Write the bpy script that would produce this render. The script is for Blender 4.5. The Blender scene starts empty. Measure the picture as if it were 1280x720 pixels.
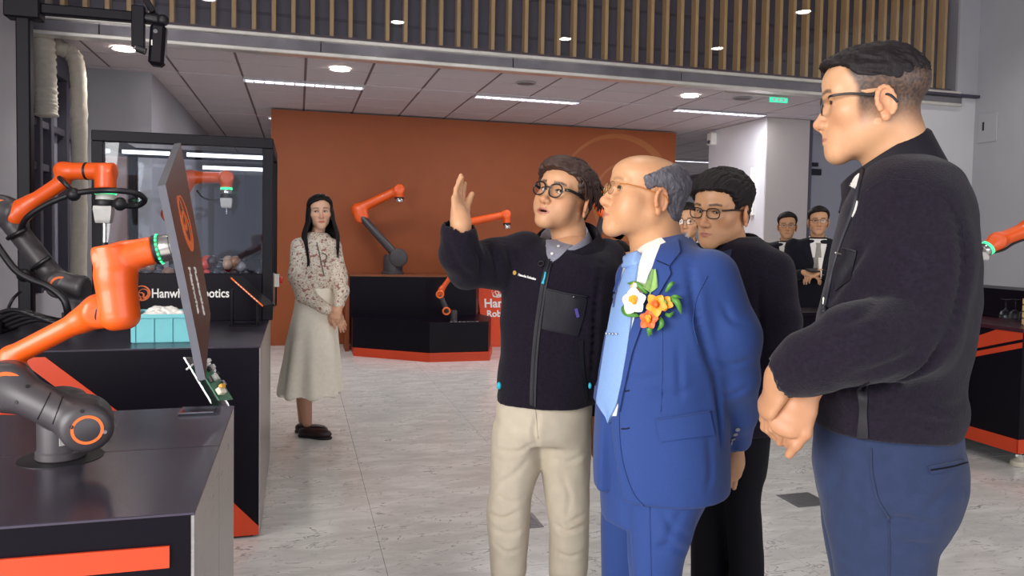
import bpy, bmesh, math, random
import numpy as np
from mathutils import Vector, Matrix
from mathutils.bvhtree import BVHTree
random.seed(7); RNG = np.random.default_rng(7)
SC = bpy.context.scene
COL = SC.collection
# ---------------------------------------------------------------- camera
F_PX, CXP, CYP = 950.0, 640.0, 335.0
CAM = np.array([0.0, 0.0, 1.43])
_y, _p, _r = math.radians(15.75), math.radians(2.4), math.radians(1.0)
FW = np.array([math.sin(_y)*math.cos(_p), math.cos(_y)*math.cos(_p), -math.sin(_p)])
_r0 = np.array([math.cos(_y), -math.sin(_y), 0.0]); _u0 = np.cross(_r0, FW)
RT = math.cos(_r)*_r0 + math.sin(_r)*_u0
UP = math.cos(_r)*_u0 - math.sin(_r)*_r0
RH = _r0.copy()                                   # camera right, level
FH = np.array([math.sin(_y), math.cos(_y), 0.0])  # camera forward, level
cd = bpy.data.cameras.new('camera'); cam = bpy.data.objects.new('camera', cd); COL.objects.link(cam)
cd.sensor_width = 36.0; cd.lens = F_PX/1280*36.0; cd.shift_y = (CYP-360)/1280.0; cd.clip_start = 0.05; cd.clip_end = 200
M = Matrix.Identity(4)
for i in range(3):
    M[i][0] = RT[i]; M[i][1] = UP[i]; M[i][2] = -FW[i]; M[i][3] = CAM[i]
cam.matrix_world = M
SC.camera = cam
def ray(u, v): return FW + RT*((u-CXP)/F_PX) - UP*((v-CYP)/F_PX)
def W(u, v, d): return CAM + ray(u, v)*d           # the place d metres deep seen at u, v
# ---------------------------------------------------------------- world, light, exposure
SC.view_settings.view_transform = 'Standard'; SC.view_settings.look = 'None'
SC.view_settings.gamma = 1.0; SC.view_settings.use_curve_mapping = False
SC.view_settings.exposure = 0.42
wd = bpy.data.worlds.new('world'); SC.world = wd; wd.use_nodes = True
wd.node_tree.nodes['Background'].inputs[0].default_value = (0.82, 0.84, 1.0, 1)
wd.node_tree.nodes['Background'].inputs[1].default_value = 0.9
def area_light(name, loc, direction, sx, sy, power, color=(1, 1, 1), spread=180):
    l = bpy.data.lights.new(name, 'AREA'); l.shape = 'RECTANGLE'; l.size = sx; l.size_y = sy
    l.energy = power; l.color = color; l.spread = math.radians(spread)
    o = bpy.data.objects.new(name, l); COL.objects.link(o); o.location = loc
    o.rotation_euler = Vector(direction).to_track_quat('-Z', 'Y').to_euler()
    o['kind'] = 'helper'
    return o
# soft key and fill light added at unseen windows beside and behind the camera
area_light('added_soft_light', (-2.9, -0.4, 2.05), (1, 0.28, -0.12), 3.4, 2.2, 225, (1.0, 0.965, 0.92))
area_light('added_soft_light', (3.0, -3.4, 2.0), (0, 1, -0.05), 5.6, 2.4, 110, (1.0, 0.97, 0.94))
# ---------------------------------------------------------------- mesh builder
class MB:
    def __init__(s): s.v = []; s.f = []; s.mi = []
    def add(s, v, f, m=0):
        o = len(s.v); s.v += [tuple(map(float, p)) for p in v]
        for q in f: s.f.append(tuple(o+i for i in q)); s.mi.append(m)
        return s
    def box(s, lo, hi, b=0.0, m=0):
        lo = np.array(lo, float); hi = np.array(hi, float)
        return s.obox((lo+hi)/2, hi-lo, None, b, m)
    def obox(s, c, size, R=None, b=0.0, m=0):
        c = np.array(c, float); h = np.array(size, float)/2
        R = np.eye(3) if R is None else np.array(R, float)
        if b <= 0:
            v = [c+R@(h*np.array(k)) for k in [(-1,-1,-1),(1,-1,-1),(1,1,-1),(-1,1,-1),(-1,-1,1),(1,-1,1),(1,1,1),(-1,1,1)]]
            return s.add(v, [(0,3,2,1),(4,5,6,7),(0,1,5,4),(1,2,6,5),(2,3,7,6),(3,0,4,7)], m)
        b = min(b, h.min()*0.95); v = []; idx = {}
        for sx in (-1, 1):
            for sy in (-1, 1):
                for sz in (-1, 1):
                    for ax in range(3):
                        p = h-b; p[ax] = h[ax]; idx[(sx, sy, sz, ax)] = len(v)
                        v.append(c+R@(p*np.array((sx, sy, sz))))
        f = []
        for ax in range(3):
            a1, a2 = (ax+1) % 3, (ax+2) % 3
            for sg in (-1, 1):
                q = []
                for (p1, p2) in ((-1,-1),(1,-1),(1,1),(-1,1)):
                    k = [0,0,0]; k[ax] = sg; k[a1] = p1; k[a2] = p2; q.append(idx[tuple(k)+(ax,)])
                f.append(tuple(q) if sg > 0 else tuple(q[::-1]))
            for s1 in (-1, 1):           # chamfers along axis ax
                for s2 in (-1, 1):
                    k0 = [0,0,0]; k0[a1] = s1; k0[a2] = s2; k1 = list(k0); k0[ax] = -1; k1[ax] = 1
                    q = (idx[tuple(k0)+(a1,)], idx[tuple(k1)+(a1,)], idx[tuple(k1)+(a2,)], idx[tuple(k0)+(a2,)])
                    f.append(q if s1*s2 < 0 else q[::-1])
        for sx in (-1, 1):
            for sy in (-1, 1):
                for sz in (-1, 1):
                    q = tuple(idx[(sx, sy, sz, a)] for a in range(3)); f.append(q if sx*sy*sz > 0 else q[::-1])
        return s.add(v, f, m)
    def ring(s, pts, rad, n=12, cap=True, m=0, flat=1.0, up=None, twist=None):
        """tube along pts with radii rad; flat squeezes it along the second axis"""
        P = np.array(pts, float); k = len(P); rad = np.broadcast_to(np.array(rad, float), (k,))
        T = np.gradient(P, axis=0); T /= np.linalg.norm(T, axis=1)[:, None]+1e-12
        a = np.array(up, float) if up is not None else np.array([0, 0, 1.0])
        if up is None and abs(T[0]@a) > 0.9: a = np.array([1.0, 0, 0])
        v = []; th = np.linspace(0, 2*math.pi, n, endpoint=False)
        X = None
        for i in range(k):
            X = a-T[i]*(a@T[i]) if X is None or up is not None else X-T[i]*(X@T[i])
            X = X/(np.linalg.norm(X)+1e-12); Y = np.cross(T[i], X)
            for t in th: v.append(P[i]+rad[i]*(math.cos(t)*X*flat+math.sin(t)*Y))
        f = [(i*n+j, i*n+(j+1) % n, (i+1)*n+(j+1) % n, (i+1)*n+j) for i in range(k-1) for j in range(n)]
        if cap:
            f.append(tuple(range(n-1, -1, -1))); f.append(tuple((k-1)*n+j for j in range(n)))
        return s.add(v, f, m)
    def cyl(s, a, b, ra, rb=None, n=24, bev=0.0, m=0):
        a = np.array(a, float); b = np.array(b, float); rb = ra if rb is None else rb
        if bev > 0:
            d = (b-a)/np.linalg.norm(b-a)
            q = [a, a+d*bev*.3, a+d*bev, b-d*bev, b-d*bev*.3, b]
            return s.ring(q, [ra-bev, ra-bev*.3, ra, rb, rb-bev*.3, rb-bev], n, True, m)
        return s.ring([a, b], [ra, rb], n, True, m)
    def torus(s, c, axis, R, r, n=40, k=8, m=0, a0=0.0, a1=2*math.pi):
        ax = np.array(axis, float); ax /= np.linalg.norm(ax)
        X = np.cross(ax, [0, 0, 1.0] if abs(ax[2]) < .9 else [1.0, 0, 0]); X /= np.linalg.norm(X); Y = np.cross(ax, X)
        v = []; f = []
        for i in range(n):
            t = a0+(a1-a0)*i/n; e = math.cos(t)*X+math.sin(t)*Y
            for j in range(k):
                p = 2*math.pi*j/k; v.append(np.array(c)+e*(R+r*math.cos(p))+ax*(r*math.sin(p)))
        for i in range(n):
            for j in range(k):
                f.append((i*k+j, ((i+1) % n)*k+j, ((i+1) % n)*k+(j+1) % k, i*k+(j+1) % k))
        return s.add(v, f, m)
    def sphere(s, c, r, n=16, k=10, m=0, R=None):
        c = np.array(c, float); r = np.broadcast_to(np.array(r, float), (3,)); R = np.eye(3) if R is None else R
        v = [c+R@np.array([0, 0, r[2]])]
        for i in range(1, k):
            a = math.pi*i/k
            for j in range(n):
                b = 2*math.pi*j/n
                v.append(c+R@np.array([r[0]*math.sin(a)*math.cos(b), r[1]*math.sin(a)*math.sin(b), r[2]*math.cos(a)]))
        v.append(c-R@np.array([0, 0, r[2]])); f = []
        for j in range(n): f.append((0, 1+j, 1+(j+1) % n))
        for i in range(k-2):
            for j in range(n):
                f.append((1+i*n+j, 1+(i+1)*n+j, 1+(i+1)*n+(j+1) % n, 1+i*n+(j+1) % n))
        e = len(v)-1; o = 1+(k-2)*n
        for j in range(n): f.append((e, o+(j+1) % n, o+j))
        return s.add(v, f, m)
    def lathe(s, prof, c, n=32, m=0, axis=None, closed=False):
        """prof: (radius, height) pairs turned about the z axis through c"""
        c = np.array(c, float)
        R = np.eye(3) if axis is None else np.array(Vector((0, 0, 1)).rotation_difference(Vector(axis)).to_matrix())
        v = []; k = len(prof)
        for (r, z) in prof:
            for j in range(n):
                t = 2*math.pi*j/n; v.append(c+R@np.array([r*math.cos(t), r*math.sin(t), z]))
        f = [(i*n+j, i*n+(j+1) % n, ((i+1) % k)*n+(j+1) % n, ((i+1) % k)*n+j) for i in range(k if closed else k-1) for j in range(n)]
        if closed: return s.add(v, f, m)
        if prof[0][0] > 1e-6: f.append(tuple(range(n-1, -1, -1)))
        if prof[-1][0] > 1e-6: f.append(tuple((k-1)*n+j for j in range(n)))
        return s.add(v, f, m)
    def prism(s, poly, vec, m=0):
        """closed polygon (3-D points) pushed along vec"""
        P = [np.array(p, float) for p in poly]; vec = np.array(vec, float); n = len(P)
        nn = sum((np.cross(P[i]-P[0], P[(i+1) % n]-P[0]) for i in range(n)), np.zeros(3))
        if nn@vec > 0: P = P[::-1]
        v = P+[p+vec for p in P]
        f = [tuple(range(n)), tuple(range(2*n-1, n-1, -1))]+[(i, i+n, (i+1) % n+n, (i+1) % n) for i in range(n)]
        return s.add(v, f, m)
    def ribbon(s, pts, nrm, width, thick=0.001, m=0):
        """flat strip following pts, facing nrm"""
        P = np.array(pts, float); N = np.array(nrm, float); k = len(P); T = np.gradient(P, axis=0)
        w = np.broadcast_to(np.array(width, float), (k,)); v = []
        for i in range(k):
            t = T[i]/(np.linalg.norm(T[i])+1e-12); n_ = N[i]/(np.linalg.norm(N[i])+1e-12)
            sd = np.cross(t, n_); sd /= np.linalg.norm(sd)+1e-12
            a = P[i]+sd*w[i]/2; b = P[i]-sd*w[i]/2
            v += [a, b, b+n_*thick, a+n_*thick]
        f = []
        for i in range(k-1):
            for j in range(4): f.append((i*4+j, i*4+(j+1) % 4, (i+1)*4+(j+1) % 4, (i+1)*4+j))
        f += [(3, 2, 1, 0), tuple((k-1)*4+j for j in range(4))]
        return s.add(v, f, m)
    def build(s, name, mat, parent=None, smooth=None, fix=True):
        me = bpy.data.meshes.new(name); me.from_pydata(s.v, [], s.f)
        if fix:
            bm = bmesh.new(); bm.from_mesh(me); bmesh.ops.recalc_face_normals(bm, faces=bm.faces); bm.to_mesh(me); bm.free()
        return link(name, me, mat, parent, smooth, s.mi)
def link(name, me, mat, parent=None, smooth=None, mi=None):
    mats = mat if isinstance(mat, (list, tuple)) else [mat]
    for q in mats: me.materials.append(q)
    if len(mats) > 1 and mi is not None: me.polygons.foreach_set('material_index', mi)
    if smooth is not None:
        me.polygons.foreach_set('use_smooth', [True]*len(me.polygons))
        if smooth < 179: me.set_sharp_from_angle(angle=math.radians(smooth))
    o = bpy.data.objects.new(name, me); COL.objects.link(o)
    if parent is not None: o.parent = parent; o.matrix_parent_inverse = Matrix.Translation(parent.location).inverted()
    return o
def tag(o, label=None, cat=None, group=None, kind=None):
    for k, x in (('label', label), ('category', cat), ('group', group), ('kind', kind)):
        if x: o[k] = x
    return o
def thing(name, loc, label, cat, group=None):
    o = bpy.data.objects.new(name, None); COL.objects.link(o); o.location = tuple(map(float, loc)); o.empty_display_size = .1
    return tag(o, label, cat, group)
def struct(o): o['kind'] = 'structure'; return o
def box(name, lo, hi, mat, parent=None, b=0.0): return MB().box(lo, hi, b).build(name, mat, parent)
def text_mesh(name, body, origin, xdir, ydir, size, mat, parent=None, ext=0.001, bold=0.0, align='LEFT', xs=1.0):
    cu = bpy.data.curves.new(name, 'FONT'); cu.body = body; cu.size = size; cu.extrude = ext; cu.offset = bold; cu.align_x = align
    cu.resolution_u = 3
    t = bpy.data.objects.new('tmp', cu); COL.objects.link(t)
    bpy.context.view_layer.update()
    me = bpy.data.meshes.new_from_object(t.evaluated_get(bpy.context.evaluated_depsgraph_get()))
    bpy.data.objects.remove(t)
    x = np.array(xdir, float); x /= np.linalg.norm(x); y = np.array(ydir, float); y -= x*(x@y); y /= np.linalg.norm(y); z = np.cross(x, y)
    o = np.array(origin, float)
    for vtx in me.vertices:
        c = vtx.co; vtx.co = tuple(o+x*c[0]*xs+y*c[1]+z*(c[2]+ext))
    return link(name, me, mat, parent)
def spline(pts, n=24):
    """Catmull-Rom through pts"""
    P = np.array(pts, float); P = np.vstack([2*P[0]-P[1], P, 2*P[-1]-P[-2]]); out = []
    k = len(P)-3
    for i in range(k):
        p0, p1, p2, p3 = P[i:i+4]; m = max(2, n//k)
        for t in np.linspace(0, 1, m, endpoint=False):
            out.append(.5*(2*p1+(p2-p0)*t+(2*p0-5*p1+4*p2-p3)*t*t+(3*p1-p0-3*p2+p3)*t**3))
    out.append(P[-2]); return np.array(out)
# ---------------------------------------------------------------- materials
def lin(c):
    if isinstance(c, str):
        c = [int(c.lstrip('#')[i:i+2], 16)/255 for i in (0, 2, 4)]
        return tuple((x/12.92 if x <= .04045 else ((x+.055)/1.055)**2.4) for x in c)
    return tuple(c)
MATS = {}
def pm(name, color, rough=.5, metal=0.0, var=.06, scale=30.0, bump=0.0, bscale=200.0, sheen=0.0, coat=0.0, spec=.5, attr=False, emit=None,
       estr=0.0, stretch=(1, 1, 1), sss=0.0, detail=3.0, rvar=0.0, alpha=None, aniso=0.0):
    if name in MATS: return MATS[name]
    m = bpy.data.materials.new(name); m.use_nodes = True; nt = m.node_tree; N = nt.nodes; L = nt.links
    b = N['Principled BSDF']; c = lin(color)
    tc = N.new('ShaderNodeTexCoord'); mp = N.new('ShaderNodeMapping'); mp.inputs['Scale'].default_value = stretch
    L.new(tc.outputs['Object'], mp.inputs[0])
    nz = N.new('ShaderNodeTexNoise'); nz.inputs['Scale'].default_value = scale; nz.inputs['Detail'].default_value = detail
    L.new(mp.outputs[0], nz.inputs['Vector'])
    mr = N.new('ShaderNodeMapRange'); mr.inputs[3].default_value = 1-var; mr.inputs[4].default_value = 1+var
    mr.inputs[1].default_value = .3; mr.inputs[2].default_value = .7
    L.new(nz.outputs[0], mr.inputs[0])
    mx = N.new('ShaderNodeMix'); mx.data_type = 'RGBA'; mx.blend_type = 'MULTIPLY'; mx.inputs[0].default_value = 1
    if attr:
        at = N.new('ShaderNodeAttribute'); at.attribute_name = 'Col'; L.new(at.outputs['Color'], mx.inputs[6])
    else: mx.inputs[6].default_value = (*c, 1)
    L.new(mr.outputs[0], mx.inputs[7]); L.new(mx.outputs[2], b.inputs['Base Color'])
    b.inputs['Roughness'].default_value = rough; b.inputs['Metallic'].default_value = metal
    if rvar > 0:
        r2 = N.new('ShaderNodeMapRange'); r2.inputs[3].default_value = max(0, rough-rvar); r2.inputs[4].default_value = rough+rvar
        r2.inputs[1].default_value = .3; r2.inputs[2].default_value = .7
        L.new(nz.outputs[0], r2.inputs[0]); L.new(r2.outputs[0], b.inputs['Roughness'])
    b.inputs['Specular IOR Level'].default_value = spec
    if sheen: b.inputs['Sheen Weight'].default_value = sheen; b.inputs['Sheen Roughness'].default_value = .5
    if coat: b.inputs['Coat Weight'].default_value = coat; b.inputs['Coat Roughness'].default_value = .08
    if aniso: b.inputs['Anisotropic'].default_value = aniso
    if sss:
        b.inputs['Subsurface Weight'].default_value = sss; b.inputs['Subsurface Radius'].default_value = (.012, .005, .003)
        b.inputs['Subsurface Scale'].default_value = 1.0
    if emit: b.inputs['Emission Color'].default_value = (*lin(emit), 1); b.inputs['Emission Strength'].default_value = estr
    if bump > 0:
        nb = N.new('ShaderNodeTexNoise'); nb.inputs['Scale'].default_value = bscale; nb.inputs['Detail'].default_value = 2
        L.new(mp.outputs[0], nb.inputs['Vector'])
        bp = N.new('ShaderNodeBump'); bp.inputs['Strength'].default_value = bump; bp.inputs['Distance'].default_value = .002
        L.new(nb.outputs[0], bp.inputs['Height']); L.new(bp.outputs[0], b.inputs['Normal'])
    if alpha is not None: b.inputs['Alpha'].default_value = alpha
    MATS[name] = m; return m
def glass_mat(name, tint=(.93, .95, .97), refl=.05, rough=0.0):
    if name in MATS: return MATS[name]
    m = bpy.data.materials.new(name); m.use_nodes = True; nt = m.node_tree; N = nt.nodes; L = nt.links
    N.remove(N['Principled BSDF']); out = N['Material Output']
    tr = N.new('ShaderNodeBsdfTransparent'); tr.inputs[0].default_value = (*tint, 1)
    gl = N.new('ShaderNodeBsdfGlossy'); gl.inputs['Roughness'].default_value = rough; gl.inputs[0].default_value = (.95, .97, 1, 1)
    lw = N.new('ShaderNodeLayerWeight'); lw.inputs[0].default_value = .5
    pw = N.new('ShaderNodeMath'); pw.operation = 'POWER'; pw.inputs[1].default_value = 4.0; L.new(lw.outputs['Facing'], pw.inputs[0])
    ad = N.new('ShaderNodeMath'); ad.operation = 'MULTIPLY_ADD'; ad.inputs[1].default_value = .8; ad.inputs[2].default_value = refl; ad.use_clamp = True
    L.new(pw.outputs[0], ad.inputs[0])
    mx = N.new('ShaderNodeMixShader'); L.new(ad.outputs[0], mx.inputs[0]); L.new(tr.outputs[0], mx.inputs[1]); L.new(gl.outputs[0], mx.inputs[2])
    L.new(mx.outputs[0], out.inputs[0]); MATS[name] = m; return m
# ================================================================ the setting
m_wall = pm('wall_paint', '#a2a2a8', .65, var=.03, scale=3)
m_wallw = pm('wall_white', '#babbbf', .6, var=.02, scale=3)
m_pillar = pm('pillar_panel', '#dcdce2', .45, var=.02, scale=4)
m_wallbeige = pm('wall_fabric', '#aca4a1', .8, var=.04, scale=60)
m_tile = pm('ceiling_tile_board', '#c6bcc0', .9, var=.05, scale=120, bump=.3, bscale=500)
m_tbar = pm('ceiling_bar', '#6f5f61', .7)
m_orange = pm('orange_wall_vinyl', '#90471a', .62, var=.04, scale=5)
m_orange2 = pm('orange_print', '#9e5a26', .5, var=.03)
m_slat = pm('slat_wood', '#e3bd80', .5, var=.10, scale=14, stretch=(6, 6, .5))
m_slatside = pm('slat_backing', '#55535f', .6, var=.06, scale=6)
m_steel = pm('polished_steel', '#e4e0d8', .34, .7, var=.05, scale=8, rvar=.06)
m_steelb = pm('brushed_steel', '#b9b6b4', .33, 1.0, var=.08, scale=10, stretch=(1, 1, 30), rvar=.06)
m_black = pm('black_laminate', '#0b0612', .38, var=.12, scale=5, spec=.16)
m_blacktop = pm('dark_glossy_top', '#5a5463', .26, .8, var=.04, scale=4)
m_blackmetal = pm('black_metal', '#0e0c14', .5, .0, spec=.2, var=.1, scale=20)
m_rubber = pm('black_rubber', '#100e13', .5, var=.1, scale=40)
m_red = pm('orange_red_panel', '#cc3f17', .45, var=.04, scale=6)
m_white = pm('white_plastic', '#e9e6e0', .4, var=.03)
m_whitetxt = pm('white_lettering', '#f2efec', .45, var=.01)
m_lamp = pm('lamp_glow', '#ffffff', .4, emit='#fff4e6', estr=26)
m_tube = pm('tube_glow', '#ffffff', .4, emit='#f4f4ff', estr=1.5)
m_chrome = pm('chrome', '#d6d6d6', .15, 1.0, var=.03)
m_glass = glass_mat('clear_glass', (.93, .95, .97), .02)
m_glass2 = glass_mat('bulkhead_glass', (.86, .86, .88), .05)
m_dglass = pm('frosted_dark_glass', '#75757c', .25, var=.03, scale=2)
m_darkframe = pm('dark_window_frame', '#3a3844', .5)
def floor_mat():
    m = bpy.data.materials.new('marble_vinyl'); m.use_nodes = True; nt = m.node_tree; N = nt.nodes; L = nt.links; b = N['Principled BSDF']
    g = N.new('ShaderNodeNewGeometry'); mp = N.new('ShaderNodeMapping'); mp.inputs['Scale'].default_value = (1.6, 4.2, 1); mp.inputs['Rotation'].default_value = (0, 0, .18)
    L.new(g.outputs['Position'], mp.inputs[0])
    def noise(sc, det, dist=0.0):
        n = N.new('ShaderNodeTexNoise'); n.inputs['Scale'].default_value = sc; n.inputs['Detail'].default_value = det
        n.inputs['Distortion'].default_value = dist; L.new(mp.outputs[0], n.inputs['Vector']); return n
    def ramp(n, stops):
        r = N.new('ShaderNodeValToRGB'); e = r.color_ramp.elements
        e[0].position, e[0].color = stops[0][0], (*stops[0][1], 1); e[1].position, e[1].color = stops[1][0], (*stops[1][1], 1)
        for p, c in stops[2:]: q = e.new(p); q.color = (*c, 1)
        L.new(n.outputs[0], r.inputs[0]); return r
    n1 = noise(2.2, 8, .6); n2 = noise(2.6, 9, 1.4); n3 = noise(11, 6, .8)
    base = ramp(n1, [(.35, lin('#c6c5c2')), (.65, lin('#dcdbd8'))])
    vein = ramp(n2, [(.485, (1, 1, 1)), (.515, (1, 1, 1)), (.5, (.30, .29, .30))])
    fleck = ramp(n3, [(.30, (.55, .54, .56)), (.38, (1, 1, 1))])
    mk = ramp(n1, [(.42, (0, 0, 0)), (.6, (1, 1, 1))])
    def mul(a, b_, f=None, fac=1.0):
        x = N.new('ShaderNodeMix'); x.data_type = 'RGBA'; x.blend_type = 'MULTIPLY'; x.inputs[0].default_value = fac
        L.new(a.outputs[-1 if a.bl_idname == 'ShaderNodeMix' else 0] if a.bl_idname != 'ShaderNodeMix' else a.outputs[2], x.inputs[6]); L.new(b_.outputs[0], x.inputs[7])
        if f: L.new(f.outputs[0], x.inputs[0])
        return x
    c = mul(mul(base, vein, mk), fleck, None, .6)
    L.new(c.outputs[2], b.inputs['Base Color']); b.inputs['Roughness'].default_value = .2; b.inputs['Specular IOR Level'].default_value = .5
    r = N.new('ShaderNodeMapRange'); r.inputs[3].default_value = .13; r.inputs[4].default_value = .26; L.new(n1.outputs[0], r.inputs[0]); L.new(r.outputs[0], b.inputs['Roughness'])
    return m
m_floor = floor_mat()
m_steeld = pm('shaded_steel', '#98959a', .2, .85, var=.06, scale=5, rvar=.05)  # darker copy of the trim steel; the recess shade is put into its colour
m_edge = pm('grey_plate_edge', '#5d5d64', .4, .5)
# floor: base slab and tiles
XL, XR, YB, YF = -3.2, 9.6, -3.6, 22.0
fl = struct(box('floor', (XL, YB, -.12), (XR, YF, -.008), pm('floor_joint', '#8b8985', .6)))
S = .9; tile_me = None
for iy in range(11):
    for ix in range(10):
        x0, y0 = -2.33+ix*S, .4+iy*S
        if tile_me is None:
            t = MB().box((-S/2+.0008, -S/2+.0008, -.008), (S/2-.0008, S/2-.0008, 0), .0006).build('floor_tile', m_floor, fl); tile_me = t.data
        else:
            t = bpy.data.objects.new('floor_tile', tile_me); COL.objects.link(t); t.parent = fl
        t.location = (x0+S/2, y0+S/2, 0)
far = MB()
far.box((XL, YB, -.008), (XR, .4, 0)); far.box((XL, .4, -.008), (-2.33, YF, 0)); far.box((-2.33+10*S, .4, -.008), (XR, YF, 0)); far.box((-2.33, .4+11*S, -.008), (-2.33+10*S, YF, 0))
struct(far.build('floor_far', m_floor))
# floor access covers
m_grille = pm('floor_cover_steel', '#7d7c7e', .4, .8, var=.1, scale=40)
for (x, y, lab) in ((1.07, 3.60, 'small square steel floor cover behind the beige trousers'), (2.70, 3.55, 'small square steel floor cover beside the navy trousers')):
    t = thing('floor_cover', (x, y, 0), lab, 'floor cover', 'steel floor covers')
    MB().box((x-.105, y-.1, 0), (x+.105, y+.1, .003), .001).build('plate', m_grille, t)
    for k in range(9): box('slot', (x-.085, y-.08+k*.02, .003), (x+.085, y-.075+k*.02, .0045), m_grille, t)
# ceiling of the rear zone
CZ = 2.97
ce = struct(box('ceiling', (XL, 6.78, CZ+.010), (XR, YF, CZ+.15), m_tbar))
bars = []
rows = [6.90, 7.50]; y = 8.10; rows.append(y); strips = []
ys = [6.9, 7.5]; cur = 8.1
rects = [(6.80, 6.9), (6.9, 7.5), (7.5, 8.1)]
while cur < 13.5:
    strips.append((cur, cur+.18)); cur += .18
    for k in range(4): rects.append((cur, cur+.6)); cur += .6
cache = {}
for (a, b_) in rects:
    for i in range(-4, 15):
        x0 = .06+.6*i
        key = round(b_-a, 3)
        if key not in cache:
            t = MB().box((.012, .011, .006), (.588, b_-a-.011, .012), .002).build('ceiling_tile', m_tile, ce); cache[key] = t.data
        else:
            t = bpy.data.objects.new('ceiling_tile', cache[key]); COL.objects.link(t); t.parent = ce
        t.location = (x0, a, CZ)
fs = MB()
for (a, b_) in strips:
    for i in range(-4, 15):
        fs.box((.06+.6*i+.006, a+.006, CZ), (.06+.6*i+.594, b_-.006, CZ+.012), .002)
o = fs.build('strip_panels', m_tile, ce); o['kind'] = 'stuff'
fs = MB(); yy = cur
while yy < 21.5:
    for i in range(-4, 15): fs.box((.06+.6*i+.006, yy+.006, CZ), (.06+.6*i+.594, yy+.594, CZ+.012))
    yy += .6
o = fs.build('far_tiles', m_tile, ce); o['kind'] = 'stuff'
# front hall ceiling and bulkhead
struct(box('ceiling_hall', (XL, YB, 4.3), (XR, 6.72, 4.4), pm('hall_ceiling', '#77737a', .8)))
YG = 6.72
bulk = struct(box('wall_bulkhead', (XL, YG+.16, CZ+.02), (6.87, YG+.3, 4.4), m_slatside))
x = -1.95; cache = None; k = 0
while x < 6.84:
    if cache is None:
        t = MB().box((-.017, -.045, 0), (.017, .045, 1.25), .002).build('slat', m_slat, bulk); cache = t.data
    else:
        t = bpy.data.objects.new('slat', cache); COL.objects.link(t); t.parent = bulk
    t.location = (x, YG+.11, CZ+.12); x += .1585
for zz in (3.27, 3.62): box('cross_rail', (XL, YG+.152, zz), (6.86, YG+.165, zz+.025), m_darkframe, bulk)
gp = struct(box('window_1', (XL, YG, CZ+.10), (6.86, YG+.012, 4.30), m_glass2))
# polished steel trim under the glass
tr = struct(MB().box((XL, YG-.05, CZ+.072), (6.9, YG+.06, CZ+.105), .006).box((XL, YG-.06, CZ-.055), (6.9, YG+.06, CZ-.022), .006).build('trim_1', m_steel))
for i in range(6): MB().box((XL+i*1.69, YG-.02, CZ-.022), (XL+i*1.69+1.684, YG+.06, CZ+.072), .002).build('trim_panel', m_steeld, tr)
box('red_edge', (-.6, YG+.06, CZ-.05), (4.2, YG+.075, CZ-.02), m_orange, tr)
# walls
struct(box('wall_right', (7.14, YB, 0), (7.3, 6.72, 4.3), m_wall))
wp = struct(box('wall_right_panel', (6.3, 6.72, 0), (7.16, 6.9, 3.02), m_wallw))
struct(MB().box((6.2, 6.66, 3.02), (7.15, 6.9, 3.05), .004).build('trim_2', m_darkframe))
struct(box('wall_right_return', (6.87, 6.70, 3.05), (7.16, 6.9, 4.3), m_wall))
a_ = thing('access_hatch', (7.14, 6.5, 2.6), 'square white access hatch with dark keyhole on right wall', 'hatch')
MB().box((7.128, 6.43, 2.53), (7.142, 6.66, 2.84), .003).build('cover', m_wall, a_); box('keyhole', (7.122, 6.585, 2.66), (7.129, 6.602, 2.75), m_rubber, a_)
pl = struct(box('wall_pillar', (5.64, 8.38, 0), (6.28, 9.75, CZ), m_pillar)); box('front_panel', (5.65, 8.365, 0), (6.27, 8.38, CZ), m_wallbeige, pl)
d = thing('wall_tube', (5.6, 8.62, 1.9), 'slim white vertical tube fixed to the white pillar', 'pipe')
MB().cyl((5.615, 8.60, 1.75), (5.615, 8.60, 2.36), .035, n=16, bev=.01).build('tube', m_white, d)
for z in (1.85, 2.26): box('clip', (5.62, 8.59, z), (5.645, 8.61, z+.03), m_white, d)
d = thing('smoke_sensor', (5.60, 9.6, 2.85), 'small white sensor box high on the white pillar', 'sensor')
MB().box((5.56, 9.55, 2.76), (5.645, 9.68, 2.93), .01).build('housing', m_white, d); MB().sphere((5.555, 9.61, 2.80), .025).build('lens', m_darkframe, d, 180)
# glass door wall right of the pillar
dr = struct(box('door_1', (6.33, 8.40, .02), (7.4, 8.42, 2.80), m_dglass))
struct(MB().box((6.275, 8.37, 0), (6.325, 8.45, CZ), .004).build('trim_3', m_darkframe)); struct(MB().box((6.325, 8.38, 2.80), (8.5, 8.45, CZ), .004).build('trim_4', m_dglass))
box('hinge', (6.32, 8.37, 2.28), (6.47, 8.45, 2.36), m_blackmetal, dr); box('hinge', (6.32, 8.37, 2.39), (6.42, 8.45, 2.44), m_blackmetal, dr)
struct(box('wall_back', (XL, YF, 0), (XR, YF+.1, 3.1), m_wall)); struct(box('wall_far_right', (XR, 8.4, 0), (XR+.1, YF, 3.1), m_wall)); struct(box('wall_far_side', (7.4, 8.42, 0), (XR, 8.55, 3.0), m_wall))
struct(box('wall_left_rear', (-1.55, 8.2, 0), (-1.39, YF, CZ), m_wall)); struct(box('wall_left_return', (-2.3, 8.2, 0), (-1.55, 8.36, CZ), m_wall))
wl = struct(box('wall_left', (-2.14, 5.2, 0), (-1.98, 6.40, 4.3), m_wall))
struct(box('wall_left_sill', (-2.14, 6.40, 0), (-2.0, 8.2, .9), m_wall))
struct(box('wall_left_head', (-2.14, 6.40, 2.75), (-2.0, 8.2, 3.0), m_darkframe))
wn = struct(box('window_2', (-2.10, 6.4, .9), (-2.08, 8.2, 2.75), pm('dim_window', '#8c8c9c', .2)))
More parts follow.
